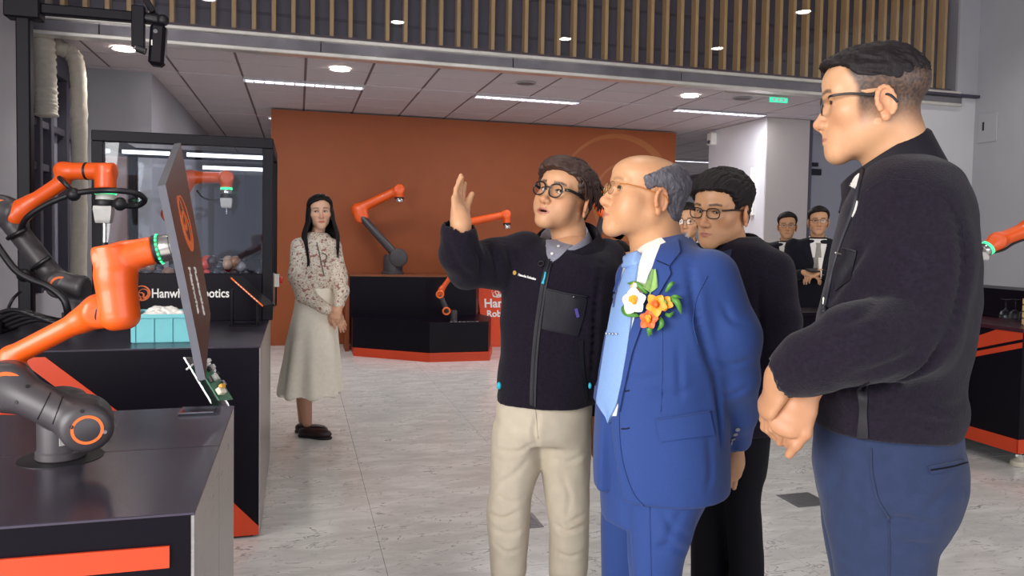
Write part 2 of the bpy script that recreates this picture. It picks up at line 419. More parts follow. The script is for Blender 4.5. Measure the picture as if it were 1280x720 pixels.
for yy in (6.4, 6.95, 7.25, 7.7, 8.12): MB().box((-2.13, yy, .9), (-2.0, yy+.07, 2.75), .004).build('mullion', m_darkframe, wn)
for zz in (1.9, 2.25): MB().box((-2.12, 6.4, zz), (-2.02, 8.2, zz+.06), .004).build('transom', m_darkframe, wn)
# unseen walls beside and behind the camera, with window openings added for light
w = struct(box('wall_left_front', (-3.25, 2.2, 0), (-3.1, 5.2, 4.3), m_wall)); struct(box('wall_left_step', (-3.2, 5.1, 0), (-1.98, 5.2, 4.3), m_wall))
struct(box('wall_left_low', (-3.25, YB, 0), (-3.1, 2.2, .8), m_wall)); struct(box('wall_left_high', (-3.25, YB, 3.25), (-3.1, 2.2, 4.3), m_wall))
struct(box('wall_front_low', (XL, YB-.1, 0), (7.3, YB, .7), m_wall)); struct(box('wall_front_high', (XL, YB-.1, 3.3), (7.3, YB, 4.3), m_wall))
w3 = struct(MB().box((-3.2, YB, .75), (-3.15, YB+.06, 3.3)).build('window_3', m_darkframe))
for k in range(5): box('mullion', (-3.2, -2.3+k*1.1, .8), (-3.14, -2.24+k*1.1, 3.25), m_darkframe, w3)
w4 = struct(MB().box((-1.6, YB-.06, .7), (-1.5, YB-.02, 3.3)).build('window_4', m_darkframe))
for k in range(6): box('mullion', (-.2+k*1.4, YB-.08, .7), (-.14+k*1.4, YB-.02, 3.3), m_darkframe, w4)
# orange feature wall and its printed swirl
ow = struct(box('wall_orange', (-.33, 9.97, 0), (5.23, 10.12, 2.955), m_orange))
def swirl(cx, cz, R, ypl, mat, parent, name, th, ext=.002, n=90, nrm=(0, -1, 0), ex=(1, 0, 0), ez=(0, 0, 1)):
    ex = np.array(ex, float); ez = np.array(ez, float); c0 = np.array([cx, ypl, cz], float) if np.isscalar(ypl) else np.array(ypl, float)
    for (ox, oz, rx, rz, rot) in ((0, 0, R, R*.98, .3), (R*.22, -R*.05, R*.62, R*.60, 1.0), (-R*.32, -R*.42, R*.62, R*.42, .55)):
        pts = []
        for t in np.linspace(0, 2*math.pi*1.004, n):
            a, b_ = rx*math.cos(t), rz*math.sin(t)
            pts.append(c0+ex*(ox+a*math.cos(rot)-b_*math.sin(rot))+ez*(oz+a*math.sin(rot)+b_*math.cos(rot)))
        pts = np.array(pts); wdt = th*(.62+.38*np.cos(np.linspace(0, 2*math.pi, n)+rot*2))
        MB().ribbon(pts, np.tile(np.array(nrm, float), (n, 1)), wdt, ext).build(name, mat, parent)
swirl(4.32, 2.02, .86, 9.9695, m_orange2, ow, 'printed_ring', .13, .001)
# ---------------------------------------------------------------- lights of the room
def downlight(x, y, z, lab, on=True, grp='round downlights', power=10):
    t = thing('downlight', (x, y, z), lab, 'downlight', grp)
    MB().lathe([(.105, -.006), (.096, -.010), (.086, -.004), (.086, 0), (.105, 0)], (x, y, z), 28, closed=True).build('trim_ring', m_white if on else m_wall, t, 40)
    MB().lathe([(0, -.005), (.086, -.005), (.086, -.001), (0, -.001)], (x, y, z), 28).build('diffuser', m_lamp if on else m_tbar, t)
    if on and power:
        l = bpy.data.lights.new('downlight_bulb', 'SPOT'); l.energy = power; l.spot_size = math.radians(130); l.spot_blend = .6; l.shadow_soft_size = .06; l.color = (1, .94, .86)
        lo = bpy.data.objects.new('downlight_bulb', l); COL.objects.link(lo); lo.location = (0, 0, -.03); lo.parent = t
for (x, y, lab) in ((-1.44, 7.22, 'lit round downlight in tiled ceiling near the hanging camera'), (.37, 7.38, 'lit round downlight in tiled ceiling above the orange wall'), (4.04, 7.41, 'lit round downlight in tiled ceiling near the white pillar')):
    downlight(x, y, CZ, lab, power=36)
for (x, y, lab) in ((2.2, 7.4, 'unlit round downlight between the ceiling strip lights'), (4.64, 7.35, 'unlit round ceiling speaker disc beside the exit sign')):
    downlight(x, y, CZ, lab, False)
HALL = []
for (u, v) in ((497, 27), (707, 48), (1005, 14), (897, 60), (260, -2)):
    r_ = ray(u, v); q_ = CAM+r_*(4.3-CAM[2])/r_[2]; HALL.append((q_[0], 2*YG-q_[1]))
for (x, y), w_ in zip(HALL, ('above the orange robot wall', 'above the presenter', 'nearest the right wall', 'above the blue suit', 'above the glass enclosure')):
    downlight(x, y, 4.3, 'hall downlight mirrored in the slatted bulkhead glass '+w_, True, 'hall downlights mirrored in the bulkhead glass', 55)
m_louver = pm('louver_metal', '#d9dade', .25, .9)
def troffer(x, y, lab, n=12, ln=1.2, power=19):
    t = thing('strip_light', (x, y, CZ), lab, 'ceiling light', 'louvred ceiling strip lights')
    MB().box((x, y, CZ-.004), (x+ln, y+.15, CZ+.01), .002).build('housing', m_louver, t)
    for s_ in (.045, .105): MB().cyl((x+.02, y+s_, CZ-.010), (x+ln-.02, y+s_, CZ-.010), .009, n=10).build('tube', m_tube, t, 60)
    for k in range(n+1): box('louver_blade', (x+ln*k/n-.004, y+.004, CZ-.022), (x+ln*k/n+.004, y+.146, CZ-.003), m_louver, t)
    for s_ in (0, .142): box('side_rail', (x, y+s_, CZ-.022), (x+ln, y+s_+.008, CZ), m_louver, t)
    if power: 
        a = area_light('strip_light_glow', (0, 0, 0), (0, 0, -1), ln-.05, .12, power, (.97, .96, 1)); a.parent = t; a.location = (ln/2, .075, -.03)
troffer(-.54, 8.115, 'louvred strip light in ceiling left of centre above orange wall')
troffer(1.86, 8.13, 'louvred strip light at middle of ceiling above the orange wall')
troffer(4.28, 8.13, 'bright louvred strip light ending at the white pillar')
troffer(-.40, 10.69, 'short strip light seen past the left end of orange wall')
for (x, y, lab) in ((6.9, 13.4, 'nearest distant strip light beyond right end of orange wall'), (6.9, 15.9, 'middle distant strip light beyond right end of orange wall'), (6.9, 18.4, 'farthest strip light beyond right end of orange wall')): troffer(x, y, lab, 6)
# exit sign
e = thing('exit_sign', (4.86, 7.0, 2.95), 'thin green glowing exit sign under the ceiling edge', 'exit sign')
MB().box((4.74, 6.98, 2.88), (4.95, 7.0, 2.93), .003).build('panel', pm('exit_green', '#1d8f6a', .4, emit='#2fc79a', estr=1.2), e); box('bracket', (4.2, 6.985, 2.935), (4.96, 6.995, 2.955), m_steel, e)
for k in range(3): box('pictogram', (4.77+k*.055, 6.976, 2.89), (4.80+k*.055, 6.981, 2.92), m_whitetxt, e)
# ================================================================ implicit-surface modelling
def vnoise(P, scale, seed=0):
    """smooth value noise in -1..1 at points P (n,3)"""
    q = np.asarray(P, np.float64)*scale; i = np.floor(q).astype(np.int64); f = q-i; f = f*f*(3-2*f)
    def hsh(a, b, c):
        n = (a*73856093) ^ (b*19349663) ^ (c*83492791) ^ (seed*2654435761)
        n = (n ^ (n >> 13))*1274126177 & 0x7fffffff
        return ((n ^ (n >> 16)) & 0xffff)/32767.5-1
    r = 0
    for dx in (0, 1):
        wx = f[:, 0] if dx else 1-f[:, 0]
        for dy in (0, 1):
            wy = f[:, 1] if dy else 1-f[:, 1]
            for dz in (0, 1):
                wz = f[:, 2] if dz else 1-f[:, 2]
                r = r+wx*wy*wz*hsh(i[:, 0]+dx, i[:, 1]+dy, i[:, 2]+dz)
    return r
class Sdf:
    def __init__(s, lo, hi, h):
        s.lo = np.array(lo, float); s.h = h; s.n = np.ceil((np.array(hi, float)-s.lo)/h).astype(int)+1
        s.ax = [(s.lo[i]+h*np.arange(s.n[i])).astype(np.float32) for i in range(3)]
        s.D = np.full(s.n, .08, np.float32)
    def op(s, fn, lo, hi, k=0.0, mode='add'):
        a = np.clip(np.floor((np.array(lo)-k-3*s.h-s.lo)/s.h).astype(int), 0, s.n); b = np.clip(np.ceil((np.array(hi)+k+3*s.h-s.lo)/s.h).astype(int)+1, 0, s.n)
        if (b <= a).any(): return s
        sl = tuple(slice(a[i], b[i]) for i in range(3))
        X, Y, Z = s.ax[0][sl[0]][:, None, None], s.ax[1][sl[1]][None, :, None], s.ax[2][sl[2]][None, None, :]
        d = fn(X, Y, Z).astype(np.float32); A = s.D[sl]
        if mode == 'add':
            r = np.minimum(A, d)
            if k > 0: hh = np.maximum(k-np.abs(A-d), 0)/k; r -= hh*hh*k*.25
        else:
            if mode == 'sub': d = -d
            r = np.maximum(A, d)
            if k > 0: hh = np.maximum(k-np.abs(A-d), 0)/k; r += hh*hh*k*.25
        s.D[sl] = r; return s
    def cone(s, a, b, ra, rb=None, k=.02, mode='add'):
        a = np.array(a, float); b = np.array(b, float); rb = ra if rb is None else rb; ab = b-a; L2 = float(ab@ab)+1e-12
        def fn(X, Y, Z):
            t = np.clip(((X-a[0])*ab[0]+(Y-a[1])*ab[1]+(Z-a[2])*ab[2])/L2, 0, 1)
            return np.sqrt((X-a[0]-t*ab[0])**2+(Y-a[1]-t*ab[1])**2+(Z-a[2]-t*ab[2])**2)-(ra+t*(rb-ra))
        m = max(ra, rb); return s.op(fn, np.minimum(a, b)-m, np.maximum(a, b)+m, k, mode)
    def cyl(s, a, b, r, rd=.004, k=0.0, mode='add', rb=None):
        a = np.array(a, float); b = np.array(b, float); L = np.linalg.norm(b-a); u = (b-a)/L; rb = r if rb is None else rb
        def fn(X, Y, Z):
            t = (X-a[0])*u[0]+(Y-a[1])*u[1]+(Z-a[2])*u[2]
            q = np.sqrt(np.maximum((X-a[0])**2+(Y-a[1])**2+(Z-a[2])**2-t*t, 0))
            x = q-(r+(rb-r)*np.clip(t/L, 0, 1)-rd); y = np.abs(t-L/2)-(L/2-rd)
            return np.sqrt(np.maximum(x, 0)**2+np.maximum(y, 0)**2)+np.minimum(np.maximum(x, y), 0)-rd
        m = max(r, rb); return s.op(fn, np.minimum(a, b)-m, np.maximum(a, b)+m, k, mode)
    def chain(s, pts, rad, k=.02, mode='add'):
        for i in range(len(pts)-1): s.cone(pts[i], pts[i+1], rad[i], rad[i+1], k, mode)
        return s
    def ell(s, c, r, k=.02, R=None, mode='add'):
        c = np.array(c, float); r = np.array(r, float)*np.ones(3); R = None if R is None else np.array(R, float)
        def fn(X, Y, Z):
            x, y, z = X-c[0], Y-c[1], Z-c[2]
            if R is not None: x, y, z = (x*R[0, i]+y*R[1, i]+z*R[2, i] for i in range(3))
            q = np.sqrt((x/r[0])**2+(y/r[1])**2+(z/r[2])**2)
            g = np.sqrt((x/r[0]**2)**2+(y/r[1]**2)**2+(z/r[2]**2)**2)+1e-6
            return q*(q-1)/g
        m = r.max() if R is not None else r
        return s.op(fn, c-m, c+m, k, mode)
    def rbox(s, c, half, r=.005, k=0.0, R=None, mode='add'):
        c = np.array(c, float); hf = np.array(half, float)-r; R = None if R is None else np.array(R, float)
        def fn(X, Y, Z):
            x, y, z = X-c[0], Y-c[1], Z-c[2]
            if R is not None: x, y, z = (x*R[0, i]+y*R[1, i]+z*R[2, i] for i in range(3))
            x, y, z = abs(x)-hf[0], abs(y)-hf[1], abs(z)-hf[2]
            x, y, z = np.broadcast_arrays(x, y, z)
            o = np.sqrt(np.maximum(x, 0)**2+np.maximum(y, 0)**2+np.maximum(z, 0)**2)
            return o+np.minimum(np.maximum(x, np.maximum(y, z)), 0)-r
        m = np.linalg.norm(half) if R is not None else np.array(half)
        return s.op(fn, c-m, c+m, k, mode)
    def loft(s, secs, k=.02, ex=None, ey=None, mode='add', pad=0.0):
        """secs: (z, cx, cy, a, b, n): superellipses stacked along z; a lies along ex, b along ey"""
        ex = RH if ex is None else np.array(ex, float); ey = FH if ey is None else np.array(ey, float)
        Q = np.array(sorted(secs), float); zz = np.linspace(Q[0, 0], Q[-1, 0], 160)
        # monotone-ish cubic through the sections
        m = np.gradient(Q[:, 1:], Q[:, 0], axis=0) if len(Q) > 2 else np.tile((Q[1, 1:]-Q[0, 1:])/(Q[1, 0]-Q[0, 0]), (2, 1))
        j = np.clip(np.searchsorted(Q[:, 0], zz, 'right')-1, 0, len(Q)-2); hh = (Q[j+1, 0]-Q[j, 0])[:, None]; t = ((zz-Q[j, 0])[:, None])/hh
        V = (2*t**3-3*t**2+1)*Q[j, 1:]+(t**3-2*t**2+t)*hh*m[j]+(-2*t**3+3*t**2)*Q[j+1, 1:]+(t**3-t**2)*hh*m[j+1]
        z0, z1 = Q[0, 0], Q[-1, 0]
        def fn(X, Y, Z):
            zc = np.clip(Z, z0, z1); p = [np.interp(zc.ravel(), zz, V[:, i]).reshape(Z.shape).astype(np.float32) for i in range(5)]
            dx, dy = X-p[0], Y-p[1]
            x = np.abs(dx*ex[0]+dy*ex[1])+1e-6; y = np.abs(dx*ey[0]+dy*ey[1])+1e-6
            a = np.maximum(p[2]+pad, .002); b = np.maximum(p[3]+pad, .002); n = p[4]
            u = (x/a)**n; w = (y/b)**n; q = (u+w)**(1/n)
            g = np.sqrt((u/x)**2+(w/y)**2)*q/(u+w)
            d = (q-1)/(g+1e-6)
            e = np.maximum(z0-Z, Z-z1)
            return np.where(e > 0, np.sqrt(np.maximum(d, 0)**2+e*e)+np.minimum(d, 0)*0, np.maximum(d, e))
        m_ = Q[:, 3:5].max()+pad
        lo = np.array([Q[:, 1].min()-m_, Q[:, 2].min()-m_, z0]); hi = np.array([Q[:, 1].max()+m_, Q[:, 2].max()+m_, z1])
        return s.op(fn, lo, hi, k, mode)
    def mesh(s):
        D = s.D.copy()
        D[0], D[-1] = .05, .05; D[:, 0], D[:, -1] = .05, .05; D[:, :, 0], D[:, :, -1] = .05, .05
        S_ = D < 0
        c = np.zeros(tuple(s.n-1), np.int8)
        for dx in (0, 1):
            for dy in (0, 1):
                for dz in (0, 1): c += S_[dx:s.n[0]-1+dx, dy:s.n[1]-1+dy, dz:s.n[2]-1+dz]
        act = np.argwhere((c > 0) & (c < 8)); idx = np.full(tuple(s.n-1), -1, np.int32); idx[tuple(act.T)] = np.arange(len(act))
        acc = np.zeros((len(act), 3)); cnt = np.zeros(len(act))
        cor = [(0,0,0),(1,0,0),(0,1,0),(1,1,0),(0,0,1),(1,0,1),(0,1,1),(1,1,1)]
        val = {k_: D[act[:, 0]+k_[0], act[:, 1]+k_[1], act[:, 2]+k_[2]] for k_ in cor}
        for a in cor:
            for axn in range(3):
                if a[axn]: continue
                b = list(a); b[axn] = 1; b = tuple(b); va, vb = val[a], val[b]; m = (va < 0) != (vb < 0)
                t = va[m]/(va[m]-vb[m]); p = np.tile(np.array(a, float), (m.sum(), 1)); p[:, axn] += t
                acc[m] += p; cnt[m] += 1
        V = s.lo+s.h*(act+acc/cnt[:, None])
        Fs = []
        for axn in range(3):
            o = [slice(None)]*3; o2 = [slice(None)]*3; o[axn] = slice(0, -1); o2[axn] = slice(1, None)
            A, B = S_[tuple(o)], S_[tuple(o2)]; e = np.argwhere(A != B)
            e1, e2 = (axn+1) % 3, (axn+2) % 3
            e = e[(e[:, e1] > 0) & (e[:, e2] > 0) & (e[:, e1] < s.n[e1]-1) & (e[:, e2] < s.n[e2]-1)]
            if not len(e): continue
            ins = A[tuple(e.T)]; q = []
            for (d1, d2) in ((-1, -1), (0, -1), (0, 0), (-1, 0)):
                ee = e.copy(); ee[:, e1] += d1; ee[:, e2] += d2; q.append(idx[tuple(ee.T)])
            q = np.stack(q, 1); q[~ins] = q[~ins][:, ::-1]; Fs.append(q)
        return V, np.concatenate(Fs)
def vnormals(V, Fq):
    n = np.cross(V[Fq[:, 2]]-V[Fq[:, 0]], V[Fq[:, 3]]-V[Fq[:, 1]]); N = np.zeros_like(V)
    for i in range(4): np.add.at(N, Fq[:, i], n)
    return N/(np.linalg.norm(N, axis=1)[:, None]+1e-12)
def relax(V, Fq, it=2, f=.5):
    for _ in range(it):
        A = np.zeros_like(V); c = np.zeros(len(V))
        for i in range(4):
            a, b = Fq[:, i], Fq[:, (i+1) % 4]; np.add.at(A, a, V[b]); np.add.at(c, a, 1); np.add.at(A, b, V[a]); np.add.at(c, b, 1)
        V = V*(1-f)+f*A/c[:, None]
    return V
def qmesh(name, V, Fq, mat, parent=None, colr=None, smooth=180):
    me = bpy.data.meshes.new(name); n, k = len(V), Fq.shape[1]
    me.vertices.add(n); me.vertices.foreach_set('co', np.ascontiguousarray(V, np.float32).ravel())
    me.loops.add(len(Fq)*k); me.loops.foreach_set('vertex_index', np.ascontiguousarray(Fq, np.int32).ravel())
    me.polygons.add(len(Fq)); me.polygons.foreach_set('loop_start', np.arange(0, len(Fq)*k, k, dtype=np.int32))
    me.update(calc_edges=True)
    if colr is not None:
        at = me.color_attributes.new('Col', 'FLOAT_COLOR', 'POINT')
        at.data.foreach_set('color', np.hstack([colr, np.ones((n, 1))]).astype(np.float32).ravel())
    return link(name, me, mat, parent, smooth)
def sdf_obj(s, name, mat, parent=None, it=1, disp=None, colr=None):
    V, Fq = s.mesh()
    if it: V = relax(V, Fq, it)
    if disp is not None: V = V+vnormals(V, Fq)*np.asarray(disp(V))[:, None]
    return qmesh(name, V, Fq, mat, parent, None if colr is None else colr(V))
def smoothstep(a, b, x): t = np.clip((x-a)/(b-a), 0, 1); return t*t*(3-2*t)
def on_plane(u, v, ax, val): r = ray(u, v); return CAM+r*(val-CAM[ax])/r[ax]
def frame(z, up=(0, 0, 1)):
    z = np.array(z, float); z /= np.linalg.norm(z); x = np.cross(up, z)
    if np.linalg.norm(x) < 1e-3: x = np.cross((1, 0, 0), z)
    x /= np.linalg.norm(x); return np.stack([x, np.cross(z, x), z], 1)
def bvh_of(*objs):
    vs, fs = [], []
    for o in objs:
        off = len(vs); me = o.data; vs += [v.co.copy() for v in me.vertices]; fs += [[off+i for i in p.vertices] for p in me.polygons]
    return BVHTree.FromPolygons(vs, fs)
def hit(bvh, u, v, lift=0.0, d0=2.0):
    """where the line of sight through u, v meets a surface, with the surface normal"""
    r = ray(u, v); r = r/np.linalg.norm(r); loc, nor, _, _ = bvh.ray_cast(Vector(CAM), Vector(r))
    if loc is None:
        q = W(u, v, d0); loc, nor, _, _ = bvh.find_nearest(Vector(q))
    n = np.array(nor); n = n if n@r < 0 else -n
    return np.array(loc)+n*lift, n
# ================================================================ plinths and counters
m_rorange = pm('robot_orange_paint', '#e25610', .42, var=.03, scale=12, coat=.15)
m_rdark = pm('robot_dark_shell', '#3c383b', .45, var=.06, scale=18)
m_rring = pm('robot_ring_orange', '#f0702c', .45)
m_led = pm('green_led', '#2fae6a', .4, emit='#37e08a', estr=1.6)
m_blue = pm('blue_bin_plastic', '#74c3cb', .4, var=.03)
P1 = thing('demo_plinth', (-.9, 2.0, 0), 'black demonstration plinth with silver side in the left foreground', 'plinth', 'black display plinths')
XA = -1.75
for (a, b_) in ((1.52, 1.982), (1.985, 2.434)): MB().box((XA, a, .894), (-.184, b_, .9), .001).build('top', m_blacktop, P1)
for (a, b_) in ((1.525, 1.981), (1.986, 2.43)): box('body', (XA, a, .03), (-.192, b_, .894), m_black, P1)
for (a, b_) in ((1.523, 1.982), (1.985, 2.432)): MB().box((-.192, a, .02), (-.185, b_, .8935), .001).build('side_panel', m_steelb, P1)
o = MB().prism([(-.229, 1.5195, .838), (-.229, 1.5195, .797), (XA, 1.5195, .80), (XA, 1.5195, .85)], (0, .006, 0)).build('front_stripe', m_red, P1)
box('kick', (XA, 1.56, 0), (-.22, 2.4, .03), m_rubber, P1)
P2 = thing('robot_counter', (-1.6, 4.4, 0), 'long black counter with orange stripes under the glass robot enclosure', 'counter', 'black display plinths')
X0, X1, Y0, Y1 = -3.05, -.165, 3.69, 5.05
MB().box((X0, Y0, .892), (X1, Y1, .9), .001).build('top', pm('grey_counter_top', '#3b3643', .3, .35, var=.1, scale=6, stretch=(1, 9, 1)), P2)
box('body', (X0, Y0+.004, .03), (X1-.006, Y1, .892), m_black, P2)
MB().box((X1-.006, Y0+.004, .02), (X1, Y1, .8915), .001).build('side_panel', m_steelb, P2)
def fp(pts): return [np.array([p[0], Y0-.0005, p[1]]) for p in pts]
MB().prism(fp([(-1.30, 1.0-.128), (-1.13, .862+.01), (-.52, .35), (-.60, .32)][:0] or [(-1.16, .872), (-1.05, .872), (-.40, .30), (-.40, .20)]), (0, .004, 0)).build('stripe', m_red, P2)
MB().prism(fp([(-1.5, .70), (-1.5, .64), (-1.02, .62), (-1.1, .70)]), (0, .004, 0)).build('stripe', m_red, P2)
MB().prism(fp([(-.171, 0.012), (-.171, .052), (-.40, .30), (-.40, .20), (-.28, .085), (-.60, .085), (-.60, .012)]), (0, .004, 0)).build('base_stripe', m_red, P2)
box('kick', (X0, Y0+.02, 0), (X1-.03, Y1, .03), m_rubber, P2)
# glass robot enclosure standing on the counter
EN = thing('glass_enclosure', (-.63, 5.0, .9), 'black framed glass enclosure housing a robot arm on the counter', 'enclosure')
ex0, ex1, ey0, ey1, ez0, ez1 = -1.12, -.145, 4.77, 5.75, .9, 1.985
f_ = .06
for (x, y) in ((ex0, ey0), (ex1-f_, ey0), (ex0, ey1-f_), (ex1-f_, ey1-f_)): MB().box((x, y, ez0), (x+f_, y+f_, ez1-f_), .003).build('post', m_blackmetal, EN)
for y in (ey0, ey1-f_): MB().box((ex0, y, ez1-f_), (ex1, y+f_, ez1+.001), .004).build('top_rail', m_blackmetal, EN)
for x in (ex0, ex1-f_): MB().box((x, ey0+f_, ez1-f_), (x+f_, ey1-f_, ez1), .003).build('side_rail', m_blackmetal, EN)
MB().box((ex0+f_, ey0-.004, ez0), (ex1-f_, ey0+.05, 1.18), .003).build('front_panel', m_black, EN)
box('tray', (ex0+f_, ey0+.05, 1.10), (ex1-f_, ey1-f_, 1.14), m_blackmetal, EN)
box('back_panel', (ex0+f_, ey1-.05, ez0), (ex1-f_, ey1-.02, 1.14), m_black, EN); box('side_wall', (ex0+.01, ey0+f_, ez0), (ex0+.03, ey1-f_, 1.14), m_black, EN); box('side_wall', (ex1-.03, ey0+f_, ez0), (ex1-.01, ey1-f_, 1.14), m_steelb, EN)
for (lo, hi) in (((ex0+f_, ey0+.025, 1.18), (ex1-f_, ey0+.031, ez1-f_)), ((ex0+f_, ey1-.03, 1.14), (ex1-f_, ey1-.024, ez1-f_)), ((ex0+.028, ey0+f_, 1.14), (ex0+.034, ey1-f_, ez1-f_)), ((ex1-.034, ey0+f_, 1.14), (ex1-.028, ey1-f_, ez1-f_))):
    box('pane', lo, hi, m_glass, EN)
box('door_post', (-.86, ey1-.05, 1.14), (-.80, ey1-.01, ez1-f_), m_blackmetal, EN)
for (x0, x1, y, z) in ((-.66, -.21, 5.05, 1.885), (-.62, -.20, 5.5, 1.845), (-1.05, -.78, 5.2, 1.90)):
    t = box('led_bar', (x0, y, z), (x1, y+.03, z+.022), m_tube, EN)
btn = box('button_box', (ex1, ey0+.30, 1.08), (ex1+.03, ey0+.36, 1.16), m_white, EN)
MB().cyl((ex1+.03, ey0+.33, 1.12), (ex1+.05, ey0+.33, 1.12), .022, n=16, bev=.005).build('button', pm('red_plastic', '#c8231c', .35), btn, 40)
text_mesh('lettering', 'Hanwha Robotics', (-.812, ey0-.0045, 1.040), (1, 0, 0), (0, 0, 1), .074, m_whitetxt, EN, .0006, .0012, xs=.80)
swirl(0, 0, .042, (-.862, ey0-.0045, 1.066), m_rring, EN, 'logo_ring', .010, .0008, 40)
# blue bin with crumpled white packing
B = thing('blue_bin', (-.6, 4.0, .9), 'pale blue plastic bin of white packing on the counter', 'bin')
bx0, bx1, by0, by1 = -.755, -.465, 3.86, 4.12
MB().box((bx0+.01, by0+.01, .9), (bx1-.01, by1-.01, .915), .003).build('bottom', m_blue, B)
for (lo, hi) in (((bx0+.008, by0+.008, .905), (bx1-.008, by0+.016, 1.02)), ((bx0+.008, by1-.016, .905), (bx1-.008, by1-.008, 1.02)), ((bx0+.008, by0+.012, .905), (bx0+.016, by1-.012, 1.02)), ((bx1-.016, by0+.012, .905), (bx1-.008, by1-.012, 1.02))): box('side', lo, hi, m_blue, B)
MB().box((bx0, by0, 1.015), (bx1, by0+.016, 1.035), .003).box((bx0, by1-.016, 1.015), (bx1, by1, 1.035), .003).box((bx0, by0+.016, 1.015), (bx0+.016, by1-.016, 1.035), .003).box((bx1-.016, by0+.016, 1.015), (bx1, by1-.016, 1.035), .003).build('rim', m_blue, B)
for k in range(4): box('rib', (bx0+.02+k*.08, by0+.001, .905), (bx0+.028+k*.08, by0+.01, 1.016), m_blue, B)
s = Sdf((bx0+.01, by0+.01, .93), (bx1-.01, by1-.01, 1.10), .006)
for k in range(16): s.ell((random.uniform(bx0+.06, bx1-.06), random.uniform(by0+.06, by1-.06), random.uniform(.99, 1.035)), (.045, .04, .028), .01)
o = sdf_obj(s, 'packing_paper', m_white, None, 1, lambda V: .007*vnoise(V, 45, 3)+.004*vnoise(V, 90, 5))
tag(o, 'crumpled white packing heaped in the pale blue bin', 'packing')
# tilted tablet on a black foot beside the bin
T = thing('tablet_display', (-.3, 4.4, .9), 'slim black tablet tilted on a small foot by the enclosure', 'tablet')
pa, pb = W(291, 346, 4.30), W(334, 384, 4.22); ax = (pb-pa)/np.linalg.norm(pb-pa); sd = np.cross(ax, (0, 0, 1)); sd /= np.linalg.norm(sd); nn = np.cross(sd, ax); nn = nn if nn[2] > 0 else -nn
Rm = np.stack([ax, np.cross(nn, ax), nn], 1); cc = (pa+pb)/2+FH*.04
MB().obox(cc, (np.linalg.norm(pb-pa), .09, .016), Rm, .004).build('slab', m_blackmetal, T)
MB().obox(cc-Rm[:, 1]*.0455, (np.linalg.norm(pb-pa)*.93, .002, .009), Rm).build('edge_label', m_rring, T)
for k in range(9): MB().obox(cc-Rm[:, 1]*.047+ax*(-.09+.022*k), (.012, .001, .004), Rm).build('edge_mark', m_whitetxt, T)
fx, fy = cc[0]-.03, cc[1]
MB().box((fx-.09, fy-.04, .9), (fx+.07, fy+.04, .908), .002).build('foot', m_blackmetal, T); MB().box((fx-.085, fy-.03, .905), (fx-.07, fy+.03, cc[2]+.012), .002).build('stem', m_blackmetal, T)
MB().box((fx+.05, fy-.03, .905), (fx+.062, fy+.03, cc[2]-.06), .002).build('stem', m_blackmetal, T)
# objects lying in the enclosure's tray
cols = ['#b5232a', '#8d6a55', '#2a2a34', '#c9402f', '#7c7a80', '#a58a78', '#3a2c30']
n_b = 0
for k in range(26):
    x = -.98+.74*(k % 13)/12+random.uniform(-.02, .02); y = 4.88+.11*(k//13)+random.uniform(-.02, .02); r = random.uniform(.026, .038)
    z = 1.14+r+(.03 if k > 12 else 0); c = random.choice(cols[1:3]+['#4a4a55']) if x < -.62 else random.choice(cols)
    o = MB().sphere((x, y, z), r, 18, 12).build('toy_ball', pm('ball_'+c, c, .3, var=.1, scale=20), None, 180)
    tag(o, 'small glossy %s ball lying in the glass enclosure' % {'#b5232a': 'crimson', '#8d6a55': 'brown', '#2a2a34': 'black', '#c9402f': 'red', '#7c7a80': 'grey', '#a58a78': 'tan', '#3a2c30': 'dark brown', '#4a4a55': 'slate grey'}[c], 'ball', 'balls in the glass enclosure')
for k in range(13):
    x = -.58+.042*(k % 7)+random.uniform(-.006, .006); y = 4.90+.05*(k//7)+random.uniform(-.008, .008); c = cols[(k*3) % 7]
    o = MB().sphere((x, y, 1.212+.018*(k % 3)), .033, 18, 12).build('toy_ball', pm('ball_'+c, c, .3, var=.1, scale=20), None, 180)
    tag(o, 'glossy %s ball heaped on top of the others in the enclosure' % {'#b5232a': 'crimson', '#8d6a55': 'brown', '#2a2a34': 'black', '#c9402f': 'red', '#7c7a80': 'grey', '#a58a78': 'tan', '#3a2c30': 'dark brown'}[c], 'ball', 'balls in the glass enclosure')
L_ = thing('parts_crate', (-.27, 5.0, 1.14), 'open black crate inside the glass enclosure', 'crate')
MB().box((-.33, 4.90, 1.14), (-.215, 5.12, 1.15), .002).build('bottom', m_blackmetal, L_)
for (lo, hi) in (((-.33, 4.90, 1.15), (-.215, 4.908, 1.25)), ((-.33, 5.112, 1.15), (-.215, 5.12, 1.25)), ((-.33, 4.908, 1.15), (-.322, 5.112, 1.25)), ((-.223, 4.908, 1.15), (-.215, 5.112, 1.25))): box('side', lo, hi, m_blackmetal, L_)
